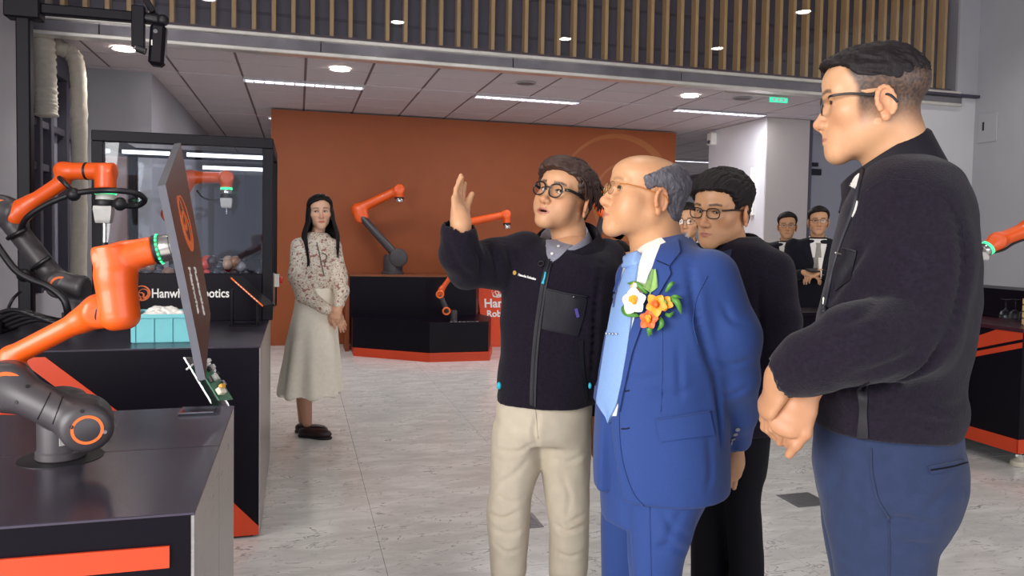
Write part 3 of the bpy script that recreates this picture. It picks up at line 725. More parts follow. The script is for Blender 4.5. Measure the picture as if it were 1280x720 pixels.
# back plinth against the orange wall
P3 = thing('stepped_plinth', (1.4, 9.2, 0), 'stepped black plinth with orange base before the orange wall', 'plinth', 'black display plinths')
low = [(.62, 9.0), (1.43, 8.43), (2.11, 8.43), (2.27, 8.95), (2.2, 9.3), (.62, 9.5)]
def prism_z(pts, z0, z1): return [np.array([p[0], p[1], z0]) for p in pts], (0, 0, z1-z0)
a, v = prism_z(low, .10, .445); MB().prism(a, v).build('lower_block', m_black, P3)
a, v = prism_z([(.63, 8.99), (1.43, 8.40), (2.12, 8.40), (2.29, 8.95), (2.22, 9.4), (.63, 9.5)], 0, .10); MB().prism(a, v).build('base_band', m_red, P3)
a, v = prism_z([(.60, 9.30), (1.5, 9.16), (2.13, 9.16), (2.23, 9.45), (2.2, 9.75), (.60, 9.75)], .445, .915); MB().prism(a, v).build('upper_block', m_black, P3)
a, v = prism_z([(.56, 9.34), (.60, 9.30), (1.5, 9.16), (2.14, 9.16), (2.24, 9.45), (2.21, 9.76), (.56, 9.76)], .915, .935); MB().prism(a, v).build('top', pm('brown_edge', '#7c4423', .5), P3)
box('side_cheek', (.555, 9.34, 0), (.60, 9.76, .915), pm('orange_brown_side', '#8b4520', .5), P3)
for k in range(7): box('caption_mark', (1.66+k*.05, 8.445, .4455), (1.695+k*.05, 8.452, .447), m_whitetxt, P3)
# leaning orange sign beside it
G = thing('orange_sign', (2.7, 8.8, 0), 'glossy orange red sign panel with white lettering behind the presenter', 'sign')
gp_ = [np.array(p) for p in ((2.25, 9.66, .84), (3.3, 9.66, .86), (3.3, 9.44, 0), (2.30, 9.44, .0))]
MB().prism(gp_, (0, .05, 0)).build('panel', pm('glossy_orange_sign', '#e2491f', .3, coat=.3), G)
gx = np.array([1, 0, 0.]); gy = gp_[1]-gp_[2]; gy /= np.linalg.norm(gy)
text_mesh('lettering', 'Hanwha', (2.33, 9.565, .50), gx, gy, .16, m_whitetxt, G, .001, .004)
text_mesh('lettering', 'Robotics', (2.36, 9.535, .38), gx, gy, .12, m_whitetxt, G, .001, .003)
swirl(0, 0, .075, (2.52, 9.618, .70), m_whitetxt, G, 'logo_ring', .018, .001, 40, nrm=np.cross(gx, gy), ez=gy)
# dark plinth in front of the suited men, right table
P4 = thing('dark_counter', (4.0, 5.15, 0), 'low dark counter in front of the two suited men', 'counter', 'black display plinths')
MB().box((3.6, 4.86, .87), (4.38, 5.2, .90), .003).build('top', m_black, P4); box('body', (3.62, 4.88, .08), (4.36, 5.18, .87), m_black, P4); box('base_band', (3.64, 4.9, 0), (4.34, 5.15, .08), m_rubber, P4)
P5 = thing('bar_table', (4.9, 4.4, 0), 'black wheeled counter with orange stripes by the right edge', 'counter', 'black display plinths')
tx = 4.42
MB().box((tx-.01, 3.72, .875), (5.3, 5.2, .90), .002).build('top', pm('dark_red_top', '#3a1320', .3), P5); box('body', (tx, 3.73, .1), (5.28, 5.19, .875), m_black, P5)
def sp(*pts): return [np.array([tx-.0015, *on_plane(u, v, 0, tx)[1:]]) for u, v in pts]
def clampz(q):
    for p in q: p[2] = min(p[2], .874); p[1] = max(3.7315, min(5.18, p[1]))
    return q
MB().prism(clampz(sp((1219, 421), (1246, 409), (1279, 411), (1279, 424), (1217, 436))), (.004, 0, 0)).build('stripe', m_red, P5)
MB().prism(clampz(sp((1215, 440), (1279, 428), (1279, 435), (1213, 447))), (.004, 0, 0)).build('stripe', m_red, P5)
MB().box((tx-.003, 3.73, .1), (tx+.003, 5.18, .19)).build('base_stripe', m_red, P5)
MB().box((tx-.003, 3.728, .1), (5.28, 3.734, .19)).build('base_stripe', m_red, P5)
for (x, y) in ((4.52, 3.80), (5.15, 3.80), (4.52, 5.05), (5.15, 5.05)):
    w = MB().lathe([(.0, 0), (.052, 0), (.055, .008), (.05, .03), (.03, .04), (.02, .05), (.02, .1), (0, .1)], (x, y, 0), 20).build('levelling_foot', pm('cream_foot', '#cfc8b4', .4), P5, 40)
    MB().lathe([(.03, .055), (.036, .06), (.036, .075), (.03, .08)], (x, y, 0), 6, closed=True).build('nut', m_chrome, w)
MB().box((4.9, 3.95, .9), (5.25, 5.1, 1.11), .004).build('riser', m_black, P5)
for i, (u, lab) in enumerate(((1252, 'upturned wine glass at the left of the row on bar counter'), (1264, 'upturned wine glass in the middle of the row on bar counter'), (1276, 'upturned wine glass nearest the right edge of the picture'))):
    c = on_plane(u, 403, 2, .9); c[0] += .03
    g = thing('wine_glass', c, lab, 'wine glass', 'upturned wine glasses on the bar counter'); q = (c[0], c[1], .9)
    MB().lathe([(.026, 0), (.034, .025), (.036, .045), (.028, .072), (.008, .086), (.0055, .086), (.026, .07), (.0345, .045), (.0325, .025), (.0245, 0)], q, 24, closed=True).build('bowl', m_glass, g, 60)
    MB().lathe([(.007, .085), (.004, .095), (.004, .15), (.008, .156), (.034, .159), (.034, .161), (0, .161)], q, 24).build('stem_and_foot', m_glass, g, 60)
cr = thing('wood_crate', (4.7, 3.85, .9), 'small wooden crate on the bar counter at picture edge', 'crate')
for k in range(4): MB().box((4.62, 3.74+.001, .905+k*.045), (4.84, 3.755, .942+k*.045), .002).box((4.62, 3.90, .905+k*.045), (4.84, 3.915, .942+k*.045), .002).build('plank', m_slat, cr)
for x in (4.62, 4.825):
    for y in (3.755, 3.885): box('corner_post', (x, y, .9), (x+.015, y+.015, 1.085), m_slat, cr)
# ---------------------------------------------------------------- camera stand, duct
K = thing('camera_gantry', (-1.5, 4.94, .9), 'black post and boom carrying a small camera above the counter', 'stand')
pb_ = W(34, 400, 4.35); pb_[2] = .9; px_, py_ = pb_[0], pb_[1]
MB().box((px_-.036, py_-.036, .9), (px_+.036, py_+.036, 2.66), .008).build('post', m_blackmetal, K)
MB().box((px_-.09, py_-.055, 2.60), (px_+.09, py_+.055, 2.76), .008).build('corner_bracket', m_blackmetal, K)
MB().box((px_+.05, py_-.028, 2.635), (px_+.70, py_+.028, 2.695), .008).build('boom', m_blackmetal, K)
bx_ = px_+.60
MB().box((bx_-.04, py_-.07, 2.48), (bx_+.03, py_-.03, 2.72), .005).build('bracket', m_blackmetal, K)
MB().obox((bx_-.02, py_, 2.86), (.035, .04, .36), np.array(Matrix.Rotation(-.5, 3, 'Y')), .004).build('strut', m_blackmetal, K)
MB().cyl((bx_+.03, py_-.04, 2.66), (bx_+.13, py_-.04, 2.645), .028, n=18, bev=.006).build('swivel', m_rubber, K, 40)
MB().sphere((bx_+.125, py_-.05, 2.65), .034).build('ball_joint', m_rubber, K, 180)
ch = MB().obox((bx_+.10, py_-.06, 2.50), (.085, .09, .24), np.array(Matrix.Rotation(.06, 3, 'Y')), .018).build('camera_body', m_blackmetal, K)
MB().cyl((bx_+.095, py_-.11, 2.57), (bx_+.095, py_-.102, 2.57), .012, n=12).build('screw', m_chrome, ch); MB().obox((bx_+.075, py_-.106, 2.505), (.006, .004, .03)).build('mark', m_whitetxt, ch)
MB().cyl((bx_-.01, py_-.085, 2.47), (bx_+.04, py_-.085, 2.455), .02, n=14).build('knob', m_rubber, K); MB().cyl((bx_-.012, py_-.10, 2.47), (bx_-.012, py_-.09, 2.47), .010, n=12).build('screw', m_chrome, K)
m_duct = pm('duct_fabric', '#b3aca0', .75, var=.08, scale=25, bump=.4, bscale=60)
D_ = thing('fabric_duct', W(58, 150, 6.0), 'pale fabric covered air duct looped beside the black post', 'duct')
def duct(pts, rad, nm):
    p = spline(pts, 70); n = len(p); r = rad*(1+.05*np.sin(np.arange(n)*2.1)+.04*RNG.standard_normal(n))
    r[0] *= .7; r[-1] *= .6
    MB().ring(p, r, 18).build(nm, m_duct, D_, 180)
duct([W(52, -60, 6.0), W(52, 20, 6.0), W(55, 70, 6.0), W(57, 120, 6.0), W(58, 146, 6.0)], .082, 'hanging_duct')
duct([W(52, -30, 6.2), W(60, 35, 6.2), W(72, 58, 6.2), W(89, 66, 6.25), W(97, 90, 6.25), W(99, 150, 6.25), W(99, 260, 6.25), W(97, 420, 6.25)], .062, 'bent_duct')
# ================================================================ robots
m_label = pm('label_sticker', '#c9c6c2', .4)
m_cable = pm('cable_sheath', '#131116', .45, var=.1, scale=50)
def tocam(p): v = CAM-np.array(p); v[2] = 0; return v/np.linalg.norm(v)
def bounds(pts, m): P = np.array(pts); return P.min(0)-m, P.max(0)+m
def ringmark(c, ax, R, parent, w=.012):
    ax = np.array(ax)/np.linalg.norm(ax)
    MB().ring([np.array(c)-ax*.003, np.array(c)+ax*.002], [R, R], 40).build('joint_cap', m_rdark, parent, 40)
    k = 48; X = frame(ax); v = []; f = []
    for i in range(k):
        t = 2*math.pi*i/k; e = X[:, 0]*math.cos(t)+X[:, 1]*math.sin(t)
        v += [c+e*(R-w)+ax*.0035, c+e*R+ax*.0035, c+e*R-ax*.002]
    for i in range(k):
        j = (i+1) % k; f += [(i*3, i*3+1, j*3+1, j*3), (i*3+1, i*3+2, j*3+2, j*3+1)]
    MB().add(v, f).build('joint_ring', m_rring, parent)
def screws(pts, ax, parent, r=.004):
    for p in pts: MB().cyl(np.array(p)-np.array(ax)*.002, np.array(p)+np.array(ax)*.0015, r, n=10).build('screw', m_rubber, parent)
# ---- the foreground robot holding a sign plate
d0 = 1.737
b0 = np.array([-.525, 1.954, .9])
R2 = thing('industrial_robot', b0, 'large foreground robot arm holding up a dark sign plate', 'robot arm', 'orange robot arms')
MB().lathe([(.088, 0), (.088, .0015), (0, .0015)], b0, 40).build('mounting_disc', m_rubber, R2)
MB().lathe([(.049, .001), (.052, .004), (.052, .018), (.0485, .022), (.0485, .135), (.044, .145), (0, .145)], b0, 40).build('base', m_rdark, R2, 40)
lb = b0+tocam(b0)*.0485; MB().obox(b0+np.array([.026, -.0425, .05]), (.036, .002, .02), np.array(Matrix.Rotation(.55, 3, 'Z'))).build('label_plate', m_label, R2)
Sx, Ex = W(109, 533, 1.64), W(8, 483, 1.64); ax = tocam(Sx); dirl = (Ex-Sx)/np.linalg.norm(Ex-Sx)
s = Sdf(*bounds([Sx, Ex, b0+np.array([0, 0, .2])], .11), .004)
s.cyl(Sx-ax*.05, Sx+ax*.030, .052, .016); s.cyl(Ex-ax*.05, Ex+ax*.030, .053, .016, .01)
s.cone(Sx-ax*.006, Ex-ax*.006, .040, .040, .022); s.cyl(Sx-ax*.10, Sx, .046, .01, .01)
s.cyl(b0+np.array([0, 0, .07]), b0+np.array([0, 0, .15]), .046, .01, .02); s.cone(b0+np.array([0, 0, .12]), Sx-ax*.07, .044, .044, .03)
arm = sdf_obj(s, 'lower_arm', m_rdark, R2, 1)
ringmark(Sx+ax*.0305, ax, .031, arm, .007); ringmark(Ex+ax*.0305, ax, .037, arm, .008)
bv = bvh_of(arm)
for (u, v) in ((34.5, 483), (20.5, 503), (102.5, 514), (89.5, 534), (131, 540)):
    p, n = hit(bv, u, v); MB().cyl(p-n*.002, p+n*.001, .0042, n=12).build('screw', m_rubber if u < 130 else m_chrome, arm)
for (qa, qb) in (((63, 491), (47, 524)), ((78, 496), (66, 530))):
    P = [hit(bv, qa[0]+(qb[0]-qa[0])*t, qa[1]+(qb[1]-qa[1])*t, .0006)[0] for t in np.linspace(0, 1, 9)]
    MB().ring(P, .0011, 6).build('seam', m_rubber, arm, 180)
# upper arm (orange), wrist, forearm
E2 = W(4, 452, 1.70); q0 = W(14, 446, 1.70); q1 = W(103, 400, 1.70); j1 = W(124, 389, 1.70)
s = Sdf(*bounds([E2, q1, j1], .09), .0035)
s.cone(Ex-ax*.09, Ex-ax*.03, .045, .045, .01); s.cone(Ex-ax*.075, q0, .034, .024, .02)
s.cone(q0, q1, .0235, .0235, .01); s.cone(q1, j1, .025, .032, .02); s.cyl(j1-ax*.03, j1+ax*.035, .035, .012, .02)
s.cone(j1, W(140, 394, 1.69), .030, .026, .015)
ua = sdf_obj(s, 'upper_arm', m_rorange, R2, 1)
pa, pb = W(150, 393, 1.69), W(141, 322, 1.69); up_ = (pb-pa)/np.linalg.norm(pb-pa)
fa, fb = W(141, 323, 1.69), W(194, 312.5, 1.71); fd = (fb-fa)/np.linalg.norm(fb-fa)
s = Sdf(*bounds([pa, pb, fb], .07), .003)
s.cyl(pa-up_*.035, pa+up_*.12, .0415, .03); s.cyl(pa, pb+up_*.026, .0400, .006, .004); s.cyl(fa-fd*.036, fb, .0325, .006, .004, rb=.0315)
s.cone(W(146, 345, 1.69), W(158, 322, 1.70), .036, .030, .02)
wr = sdf_obj(s, 'wrist_link', m_rorange, R2, 1)
mid = pa+up_*((W(146, 348, 1.69)-pa)@up_)
MB().cyl(mid-up_*.003, mid+up_*.003, .0418, n=40).build('seal_ring', m_rubber, R2, 40)
jr = W(131, 392, 1.69); MB().torus(jr, (pa-j1), .0285, .0022, 36, 6).build('seal_ring', m_rubber, R2, 180)
c0 = fb; MB().cyl(c0-fd*.001, c0+fd*.006, .0328, n=40).build('seal_ring', m_rubber, R2, 40)
MB().cyl(c0+fd*.006, c0+fd*.013, .0322, n=40).build('led_ring', pm('led_base', '#3c7a55', .4, emit='#2a9a5c', estr=.25), R2, 40)
X = frame(fd)
for i in range(18):
    t = 2*math.pi*i/18; MB().sphere(c0+fd*.0095+(X[:, 0]*math.cos(t)+X[:, 1]*math.sin(t))*.0325, .0028, 8, 6).build('led', m_led, R2, 180)
N1, N2, Fp = W(207, 231, 1.60), W(258, 474, 1.60), W(251, 315, 1.90)
pn = np.cross(N2-N1, Fp-N1); pn /= np.linalg.norm(pn); pn = pn if pn@(CAM-N1) > 0 else -pn
def onp(u, v): r = ray(u, v); return CAM+r*(((N1-CAM)@pn)/(r@pn))
fe = onp(231, 306); tfl = ((fe-c0)@pn)/(fd@pn); flen = float(np.clip(tfl-.02, .045, .12))
MB().lathe([(.030, .013), (.0305, .016), (.0305, .034), (.0285, .036), (.0285, .040), (.0305, .042), (.0305, flen-.012), (.036, flen-.008), (.036, flen), (0, flen)], c0, 40, axis=fd).build('flange', pm('flange_steel', '#cfccc6', .25, 1.0), R2, 35)
# sign plate gripped by the arm: cut-corner slab
SP = thing('sign_plate', (N1+N2)/2, 'dark cut corner sign plate with orange swirl held by robot', 'sign')
out = [onp(*q) for q in ((226, 179), (207, 231), (232, 350), (257, 474), (263, 392), (249, 306), (234, 224))]
MB().prism(out, -pn*.016).build('plate', [pm('bronze_face', '#4a3a37', .3, .35, var=.08, scale=8)], SP)
eg = MB()
for i in range(len(out)):
    a, b_ = out[i], out[(i+1) % len(out)]; c = sum(out)/len(out); t = (b_-a)/np.linalg.norm(b_-a); o_ = np.cross(t, pn); o_ = o_ if o_@((a+b_)/2-c) > 0 else -o_
    eg.prism([a, b_, b_+o_*.0012, a+o_*.0012], -pn*.016)
eg.build('edge_band', m_edge, SP)
vd = (N2-N1)/np.linalg.norm(N2-N1); hd = np.cross(vd, pn); hd = hd if hd@FH > 0 else -hd
swirl(0, 0, .062, onp(232, 278), m_rring, SP, 'logo_ring', .014, .0012, 60, nrm=pn, ex=vd, ez=hd)
tx_o = onp(239, 335)
text_mesh('lettering', 'Hanwha', onp(235, 333), vd, np.cross(pn, vd), .032, m_whitetxt, SP, .0005, .0012)
text_mesh('lettering', 'Robotics', onp(242, 333), vd, np.cross(pn, vd), .032, m_whitetxt, SP, .0005, .0012)
# ---- circuit board on an acrylic stand at the plinth's far corner
A = thing('acrylic_stand', on_plane(258, 514, 2, .9), 'clear acrylic easel at the far corner of front plinth', 'stand')
m_acr = glass_mat('acrylic', (.9, .93, .94), .12, .03)
c = on_plane(255, 514, 2, .9)
MB().box((c[0]-.065, c[1]-.05, .9), (c[0]+.048, c[1]+.045, .906), .001).build('base', m_acr, A); box('base_frame', (c[0]-.062, c[1]-.047, .906), (c[0]+.03, c[1]-.041, .908), m_chrome, A)
ba, bb = W(277, 508, 2.16), W(240, 447, 2.19)
bd = bb-ba; bl = np.linalg.norm(bd); bd /= bl; bn = np.cross(bd, FH); bn /= np.linalg.norm(bn); bn = bn if bn@RH > 0 else -bn; Rb = np.stack([np.cross(bd, bn)*-1, bd, bn], 1); Rb[:, 0] = np.cross(Rb[:, 1], Rb[:, 2])
MB().obox((ba+bb)/2, (.085, bl, .005), Rb).build('back_plate', m_acr, A); MB().cyl(W(233, 462, 2.17), W(242, 455, 2.17), .003, n=8).build('peg', m_label, A)
C_ = thing('circuit_board', (ba+bb)/2, 'green circuit board leaning on the clear acrylic easel', 'circuit board')
cc = (ba+bb)/2+bn*.020-bd*.004
MB().obox(cc, (.08, bl*.86, .003), Rb).build('board', pm('pcb_green', '#2f6b4d', .4, var=.3, scale=90), C_)
for k in range(16):
    dx, dy, hz = random.uniform(-.033, .033), random.uniform(-.43, .40)*bl*.86, random.uniform(.003, .009)
    MB().obox(cc+Rb[:, 0]*dx+bd*dy+bn*hz, (random.uniform(.006, .018), random.uniform(.006, .016), hz*2), Rb).build('chip', random.choice([m_rubber, m_label, m_label, m_chrome]), C_)
MB().obox(cc-bd*bl*.26+bn*.010-FH*.02, (.03, .020, .014), Rb, .002).build('connector', pm('cream_connector', '#e2dcc4', .5), C_); MB().obox(cc-bd*bl*.20+bn*.018-FH*.015, (.02, .012, .012), Rb, .002).build('connector', pm('amber_part', '#d99a1c', .4), C_)
# ---- left robot on the counter, with its hose
dr_ = 3.9
q = lambda u, v, dd=0: W(u, v, dr_+dd)
bb_ = q(98, 398); bb_[2] = .9
R1 = thing('industrial_robot', bb_, 'orange robot arm with black hose and gripper on left counter', 'robot arm', 'orange robot arms')
MB().lathe([(.10, 0), (.10, .02), (.075, .026), (.075, .10), (0, .10)], bb_, 36).build('base', m_rdark, R1, 40)
J1, J2 = q(75, 356), q(1, 262); a1 = tocam(J1)
s = Sdf(*bounds([J1, J2, bb_, q(120, 360)], .13), .007)
s.cone(bb_+np.array([0, 0, .05]), q(98, 362, .05), .066, .062, .02); s.cyl(q(98, 362, .05), J1-a1*.0, .06, .012, .02); s.cyl(J1-a1*.03, J1+a1*.065, .068, .016, .015)
s.cyl(q(82, 356), q(108, 360), .062, .02, .02)
s.cone(J1, J2, .052, .052, .03); s.cyl(J2-a1*.07, J2+a1*.065, .076, .02, .02); s.cyl(q(2, 262), q(24, 268), .07, .025, .02)
arm = sdf_obj(s, 'lower_arm', m_rdark, R1, 1); ringmark(J1+a1*.066, a1, .047, arm, .011); ringmark(J2+a1*.066, a1, .050, arm, .011)
s = Sdf(*bounds([q(15, 272), q(140, 200), q(140, 250)], .09), .006)
s.cone(q(20, 270), q(27, 263), .062, .052, .02); s.cone(q(27, 263), q(38, 254), .052, .036, .03); s.cone(q(38, 254), q(78, 228), .036, .038, .03); s.cone(q(79, 213), q(86, 214), .046, .045, .03); s.cyl(q(80, 214), q(144, 214), .044, .012, .01); s.cyl(q(132, 205), q(132, 237), .052, .01, .006)
up = sdf_obj(s, 'upper_arm', m_rorange, R1, 1)
MB().cyl(q(108, 214), q(111, 214), .0455, n=30).build('seal_ring', m_rubber, R1, 40)
MB().cyl(q(132, 237), q(132, 239.5), .053, n=30).build('seal_ring', m_rubber, R1, 40); MB().cyl(q(132, 239.5), q(132, 243), .051, n=30).build('led_ring', m_led, R1, 40)
MB().cyl(q(132, 243), q(132, 250), .046, n=30).build('flange', m_label, R1, 40); MB().cyl(q(131.5, 250), q(131.5, 258), .055, n=30, bev=.006).build('collar', m_rubber, R1, 40)
MB().ring([q(130, 258), q(130, 262), q(130, 276), q(130, 279)], [.058, .060, .050, .046], 4, up=(1, 1, 0)).build('gripper_body', pm('gripper_grey', '#a7a4a1', .4, .3), R1)
MB().cyl(q(130.5, 279), q(130.5, 305), .010, n=12).build('suction_rod', m_chrome, R1, 40); MB().cyl(q(130.5, 303), q(130.5, 309), .018, n=14).build('suction_cup', m_rubber, R1)
hose = MB(); hose.ring(spline([q(24, 292, -.03), q(34, 272, -.09), q(60, 255, -.10), q(90, 243, -.10), q(112, 239, -.1), q(140, 238, -.11), q(168, 241, -.06), q(181, 249, 0), q(172, 257, .02), q(152, 257, -.03)], 60), .015, 10)
hose.ring(spline([q(-14, 290, -.10), q(0, 312, -.12), q(20, 338, -.13), q(40, 350, -.13), q(60, 358, -.13), q(78, 372, -.13), q(84, 386, -.12), q(85, 402, -.08)], 50), .017, 10)
hose.build('hose', m_cable, R1, 180)
for (u, v) in ((92, 243), (30, 344), (150, 255)): MB().sphere(q(u, v, -.10), .034, 12, 8).build('hose_clamp', m_rubber, R1, 180)
for (a, b_) in (((74, 222), (90, 238)), ((10, 298), (33, 286)), ((40, 336), (63, 321))):
    P = [q(a[0]+(b_[0]-a[0])*t, a[1]+(b_[1]-a[1])*t, -.055-.02*math.sin(math.pi*t)) for t in np.linspace(0, 1, 8)]
    st = MB().ring(P, .012, 8).build('strap', m_cable, R1, 180)
    MB().sphere(P[-2], (.010, .008, .012)).build('tab', pm('amber_tag', '#d99a1c', .5), st)
# control box and loose cables beside the robot
CB = thing('control_box', q(20, 400), 'low black control box with cables left of the robot', 'control box')
c = q(15, 404); c[2] = .9; c[0] -= .12; MB().box((c[0]-.35, c[1]-.15, .9), (c[0]+.12, c[1]+.12, .965), .008).build('housing', m_blackmetal, CB)
MB().sphere((c[0]+.03, c[1]-.10, .967), .006).build('lamp', m_led, CB)
for k in range(5):
    P = spline([q(-20+k*8, 402+2*k, -.1), q(10+k*9, 388+3*k, -.12), q(40+k*9, 392+3*k, -.12), q(75+5*k, 402, -.03)], 24)
    P[:, 2] = np.maximum(P[:, 2], .915); MB().ring(P, .012, 8).build('cable', m_cable, CB, 180)
MB().ring(spline([q(12, 400, .1), q(10, 388, .1), q(16, 374, .1), q(26, 364, .15)], 20), .008, 8).build('cable', m_cable, CB, 180)
# ---- smaller robots
def small_robot(label, base, sh, el, kn, wr_, tip, rb, ra, rl, base_h=None, dark_lower=True, axis=None, name='industrial_robot', led=False, h=.012):
    t = thing(name, base, label, 'robot arm', 'orange robot arms'); base = np.array(base); ax_ = tocam(base) if axis is None else np.array(axis)
    MB().lathe([(rb*1.15, 0), (rb*1.15, rb*.2), (rb, rb*.3), (rb, max(sh[2]-base[2], rb*.5)), (rb*.85, max(sh[2]-base[2], rb*.5)+rb*.3), (0, max(sh[2]-base[2], rb*.5)+rb*.35)], base, 28).build('base', m_rdark, t, 40)
    MB().cyl(np.array(sh)-ax_*rb*.3, np.array(sh)+ax_*rb*1.1, rb*.95, n=28, bev=rb*.15).build('shoulder', m_rdark, t, 40)
    MB().cyl(np.array(sh)+ax_*rb*.6, np.array(el)+ax_*rb*.3, rl, rl*.9, n=20, bev=rl*.2).build('lower_arm', m_rdark if dark_lower else m_rorange, t, 40)
    s = Sdf(*bounds([el, kn, wr_, tip], ra*2.5), h)
    s.cyl(np.array(el)-ax_*ra*.9, np.array(el)+ax_*ra*1.1, ra*1.25, ra*.3); s.cone(el, kn, ra*1.1, ra*1.05, ra); s.cone(kn, wr_, ra, ra*.85, ra); s.cyl(np.array(wr_)-ax_*ra*.8, np.array(wr_)+ax_*ra, ra*1.1, ra*.3, ra*.4)
    s.cone(wr_, np.array(wr_)+(np.array(tip)-wr_)*.55, ra*.95, ra*.9, ra*.3)
    sdf_obj(s, 'upper_arm', m_rorange, t, 1)
    td = np.array(tip)-np.array(wr_); a = np.array(wr_)+td*.6
    MB().cyl(a, a+td*.12, ra*.92, n=20).build('seal_ring', m_led if led else m_rubber, t, 40); MB().cyl(a+td*.12, np.array(tip), ra*.85, n=20, bev=ra*.1).build('flange', m_chrome, t, 40)
    return t
q3 = lambda u, v, d=9.42: W(u, v, d)
b3 = q3(491, 342); b3[2] = .935
small_robot('big robot arm with dark lower link before the orange wall', b3, q3(498, 322), q3(452, 271), q3(447, 262), q3(499, 237), q3(499, 253), .12, .062, .052)
b4 = q3(578, 342); b4[2] = .935
small_robot('orange robot arm reaching out from behind the raised hand', b4, q3(584, 318), q3(574, 290), q3(576, 280), q3(633, 268), q3(634, 286), .10, .052, .045)
q5 = lambda u, v, d=8.72: W(u, v, d)
b5 = q5(567, 402); b5[2] = .445
t5 = small_robot('tiny robot arm on the lower step of the black plinth', b5, q5(559, 389), q5(550, 368), q5(552, 362), q5(569, 338), q5(577, 358), .04, .030, .030, h=.008)
for (u, v) in ((558, 389), (550, 368)): p = q5(u, v, 8.62); MB().torus(p, tocam(p), .038, .010, 28, 8).build('joint_ring', m_rring, t5, 180)
P6 = thing('far_plinth', (3.5, 9.5, 0), 'black plinth hidden behind the presenter and the man in blue', 'plinth', 'black display plinths')
MB().box((3.40, 9.25, .1), (4.35, 9.75, .93), .004).build('body', m_black, P6); box('base_band', (3.39, 9.24, 0), (4.36, 9.76, .1), m_red, P6)
b6 = q3(700, 345, 9.85); b6[2] = .93; b6[0] = 3.75; b6[1] = 9.45
small_robot('red orange robot elbow glimpsed between the two heads', b6, b6+np.array([0, 0, .18]), q3(756, 262, 9.6), q3(751, 246, 9.6), q3(712, 262, 9.6), q3(712, 280, 9.6), .10, .075, .05)
q7 = lambda u, v, d=5.12: W(u, v, d)
b7 = q7(228, 335); b7[2] = 1.14
small_robot('orange robot arm working inside the glass enclosure', b7, q7(226, 308), q7(213, 268), q7(238, 222), q7(283, 222), q7(283, 243), .055, .042, .045, led=True, h=.007)
R7 = thing('robot_gripper', q7(283, 252), 'grey gripper hanging from the robot inside the enclosure', 'gripper')
MB().cyl(q7(283, 243), q7(283, 248), .04, n=20).build('collar', m_rubber, R7, 40); MB().ring([q7(283, 248), q7(283, 250), q7(283, 258), q7(283, 260)], [.05, .052, .046, .040], 4, up=(1, 1, 0)).build('body', m_label, R7); MB().cyl(q7(283, 260), q7(283, 268), .006, n=8).build('rod', m_chrome, R7)
MB().ring(spline([q7(246, 238), q7(254, 247), q7(266, 250), q7(276, 249)], 20), .006, 6).build('cable', m_cable, R7, 180)
b8 = np.array([5.08, 4.1, 1.11]); d8 = 4.85
q8 = lambda u, v, d=4.75: W(u, v, d)
t8 = small_robot('orange robot arm reaching in from the right edge', b8, b8+np.array([0, 0, .18]), q8(1330, 300), q8(1290, 284), q8(1247, 301), q8(1229, 314), .075, .050, .05, led=True, h=.008)
MB().ring(spline([q8(1290, 296), q8(1268, 304), q8(1255, 312), q8(1240, 316)], 20), .008, 6).build('cable', m_cable, t8, 180)
MB().obox(q8(1228, 320), (.07, .05, .05), None, .008).build('gripper_body', m_label, t8)
# ================================================================ people: tools
SKIN = np.array(lin('#c4946f')); LIP = np.array(lin('#a8665a')); BROW = np.array(lin('#2a211f'))
m_skin = pm('skin', '#d9a184', .46, var=.03, scale=60, attr=True, sss=.06, bump=.06, bscale=700, spec=.4)
m_eye = pm('eye', '#ffffff', .12, var=.0, attr=True)
m_hairb = pm('hair_black', '#1a1416', .62, var=.35, scale=160, bump=.6, bscale=420, stretch=(1, 1, .3), spec=.25)
m_hairbr = pm('hair_brown', '#38221b', .55, var=.35, scale=160, bump=.7, bscale=350, stretch=(1, 1, .25))
m_hairg = pm('hair_grey', '#55525a', .5, var=.5, scale=200, bump=.8, bscale=400, stretch=(1, 1, .25))
m_lens = glass_mat('spectacle_lens', (.97, .97, .97), .03)
m_frameb = pm('spectacle_frame_black', '#121214', .3)
m_framea = pm('spectacle_frame_amber', '#b06a22', .3)
def rotm(ax, a): return np.array(Matrix.Rotation(a, 3, Vector(ax)))
def face_frame(fwd, roll=0.0, pitch=0.0):
    """columns right, forward, up of a head looking along fwd (level), then pitched up and rolled"""
    y = np.array(fwd, float); y[2] = 0; y /= np.linalg.norm(y); z = np.array([0, 0, 1.0]); x = np.cross(y, z)
    R = np.stack([x, y, z], 1); return R@rotm((1, 0, 0), pitch)@rotm((0, 1, 0), roll)
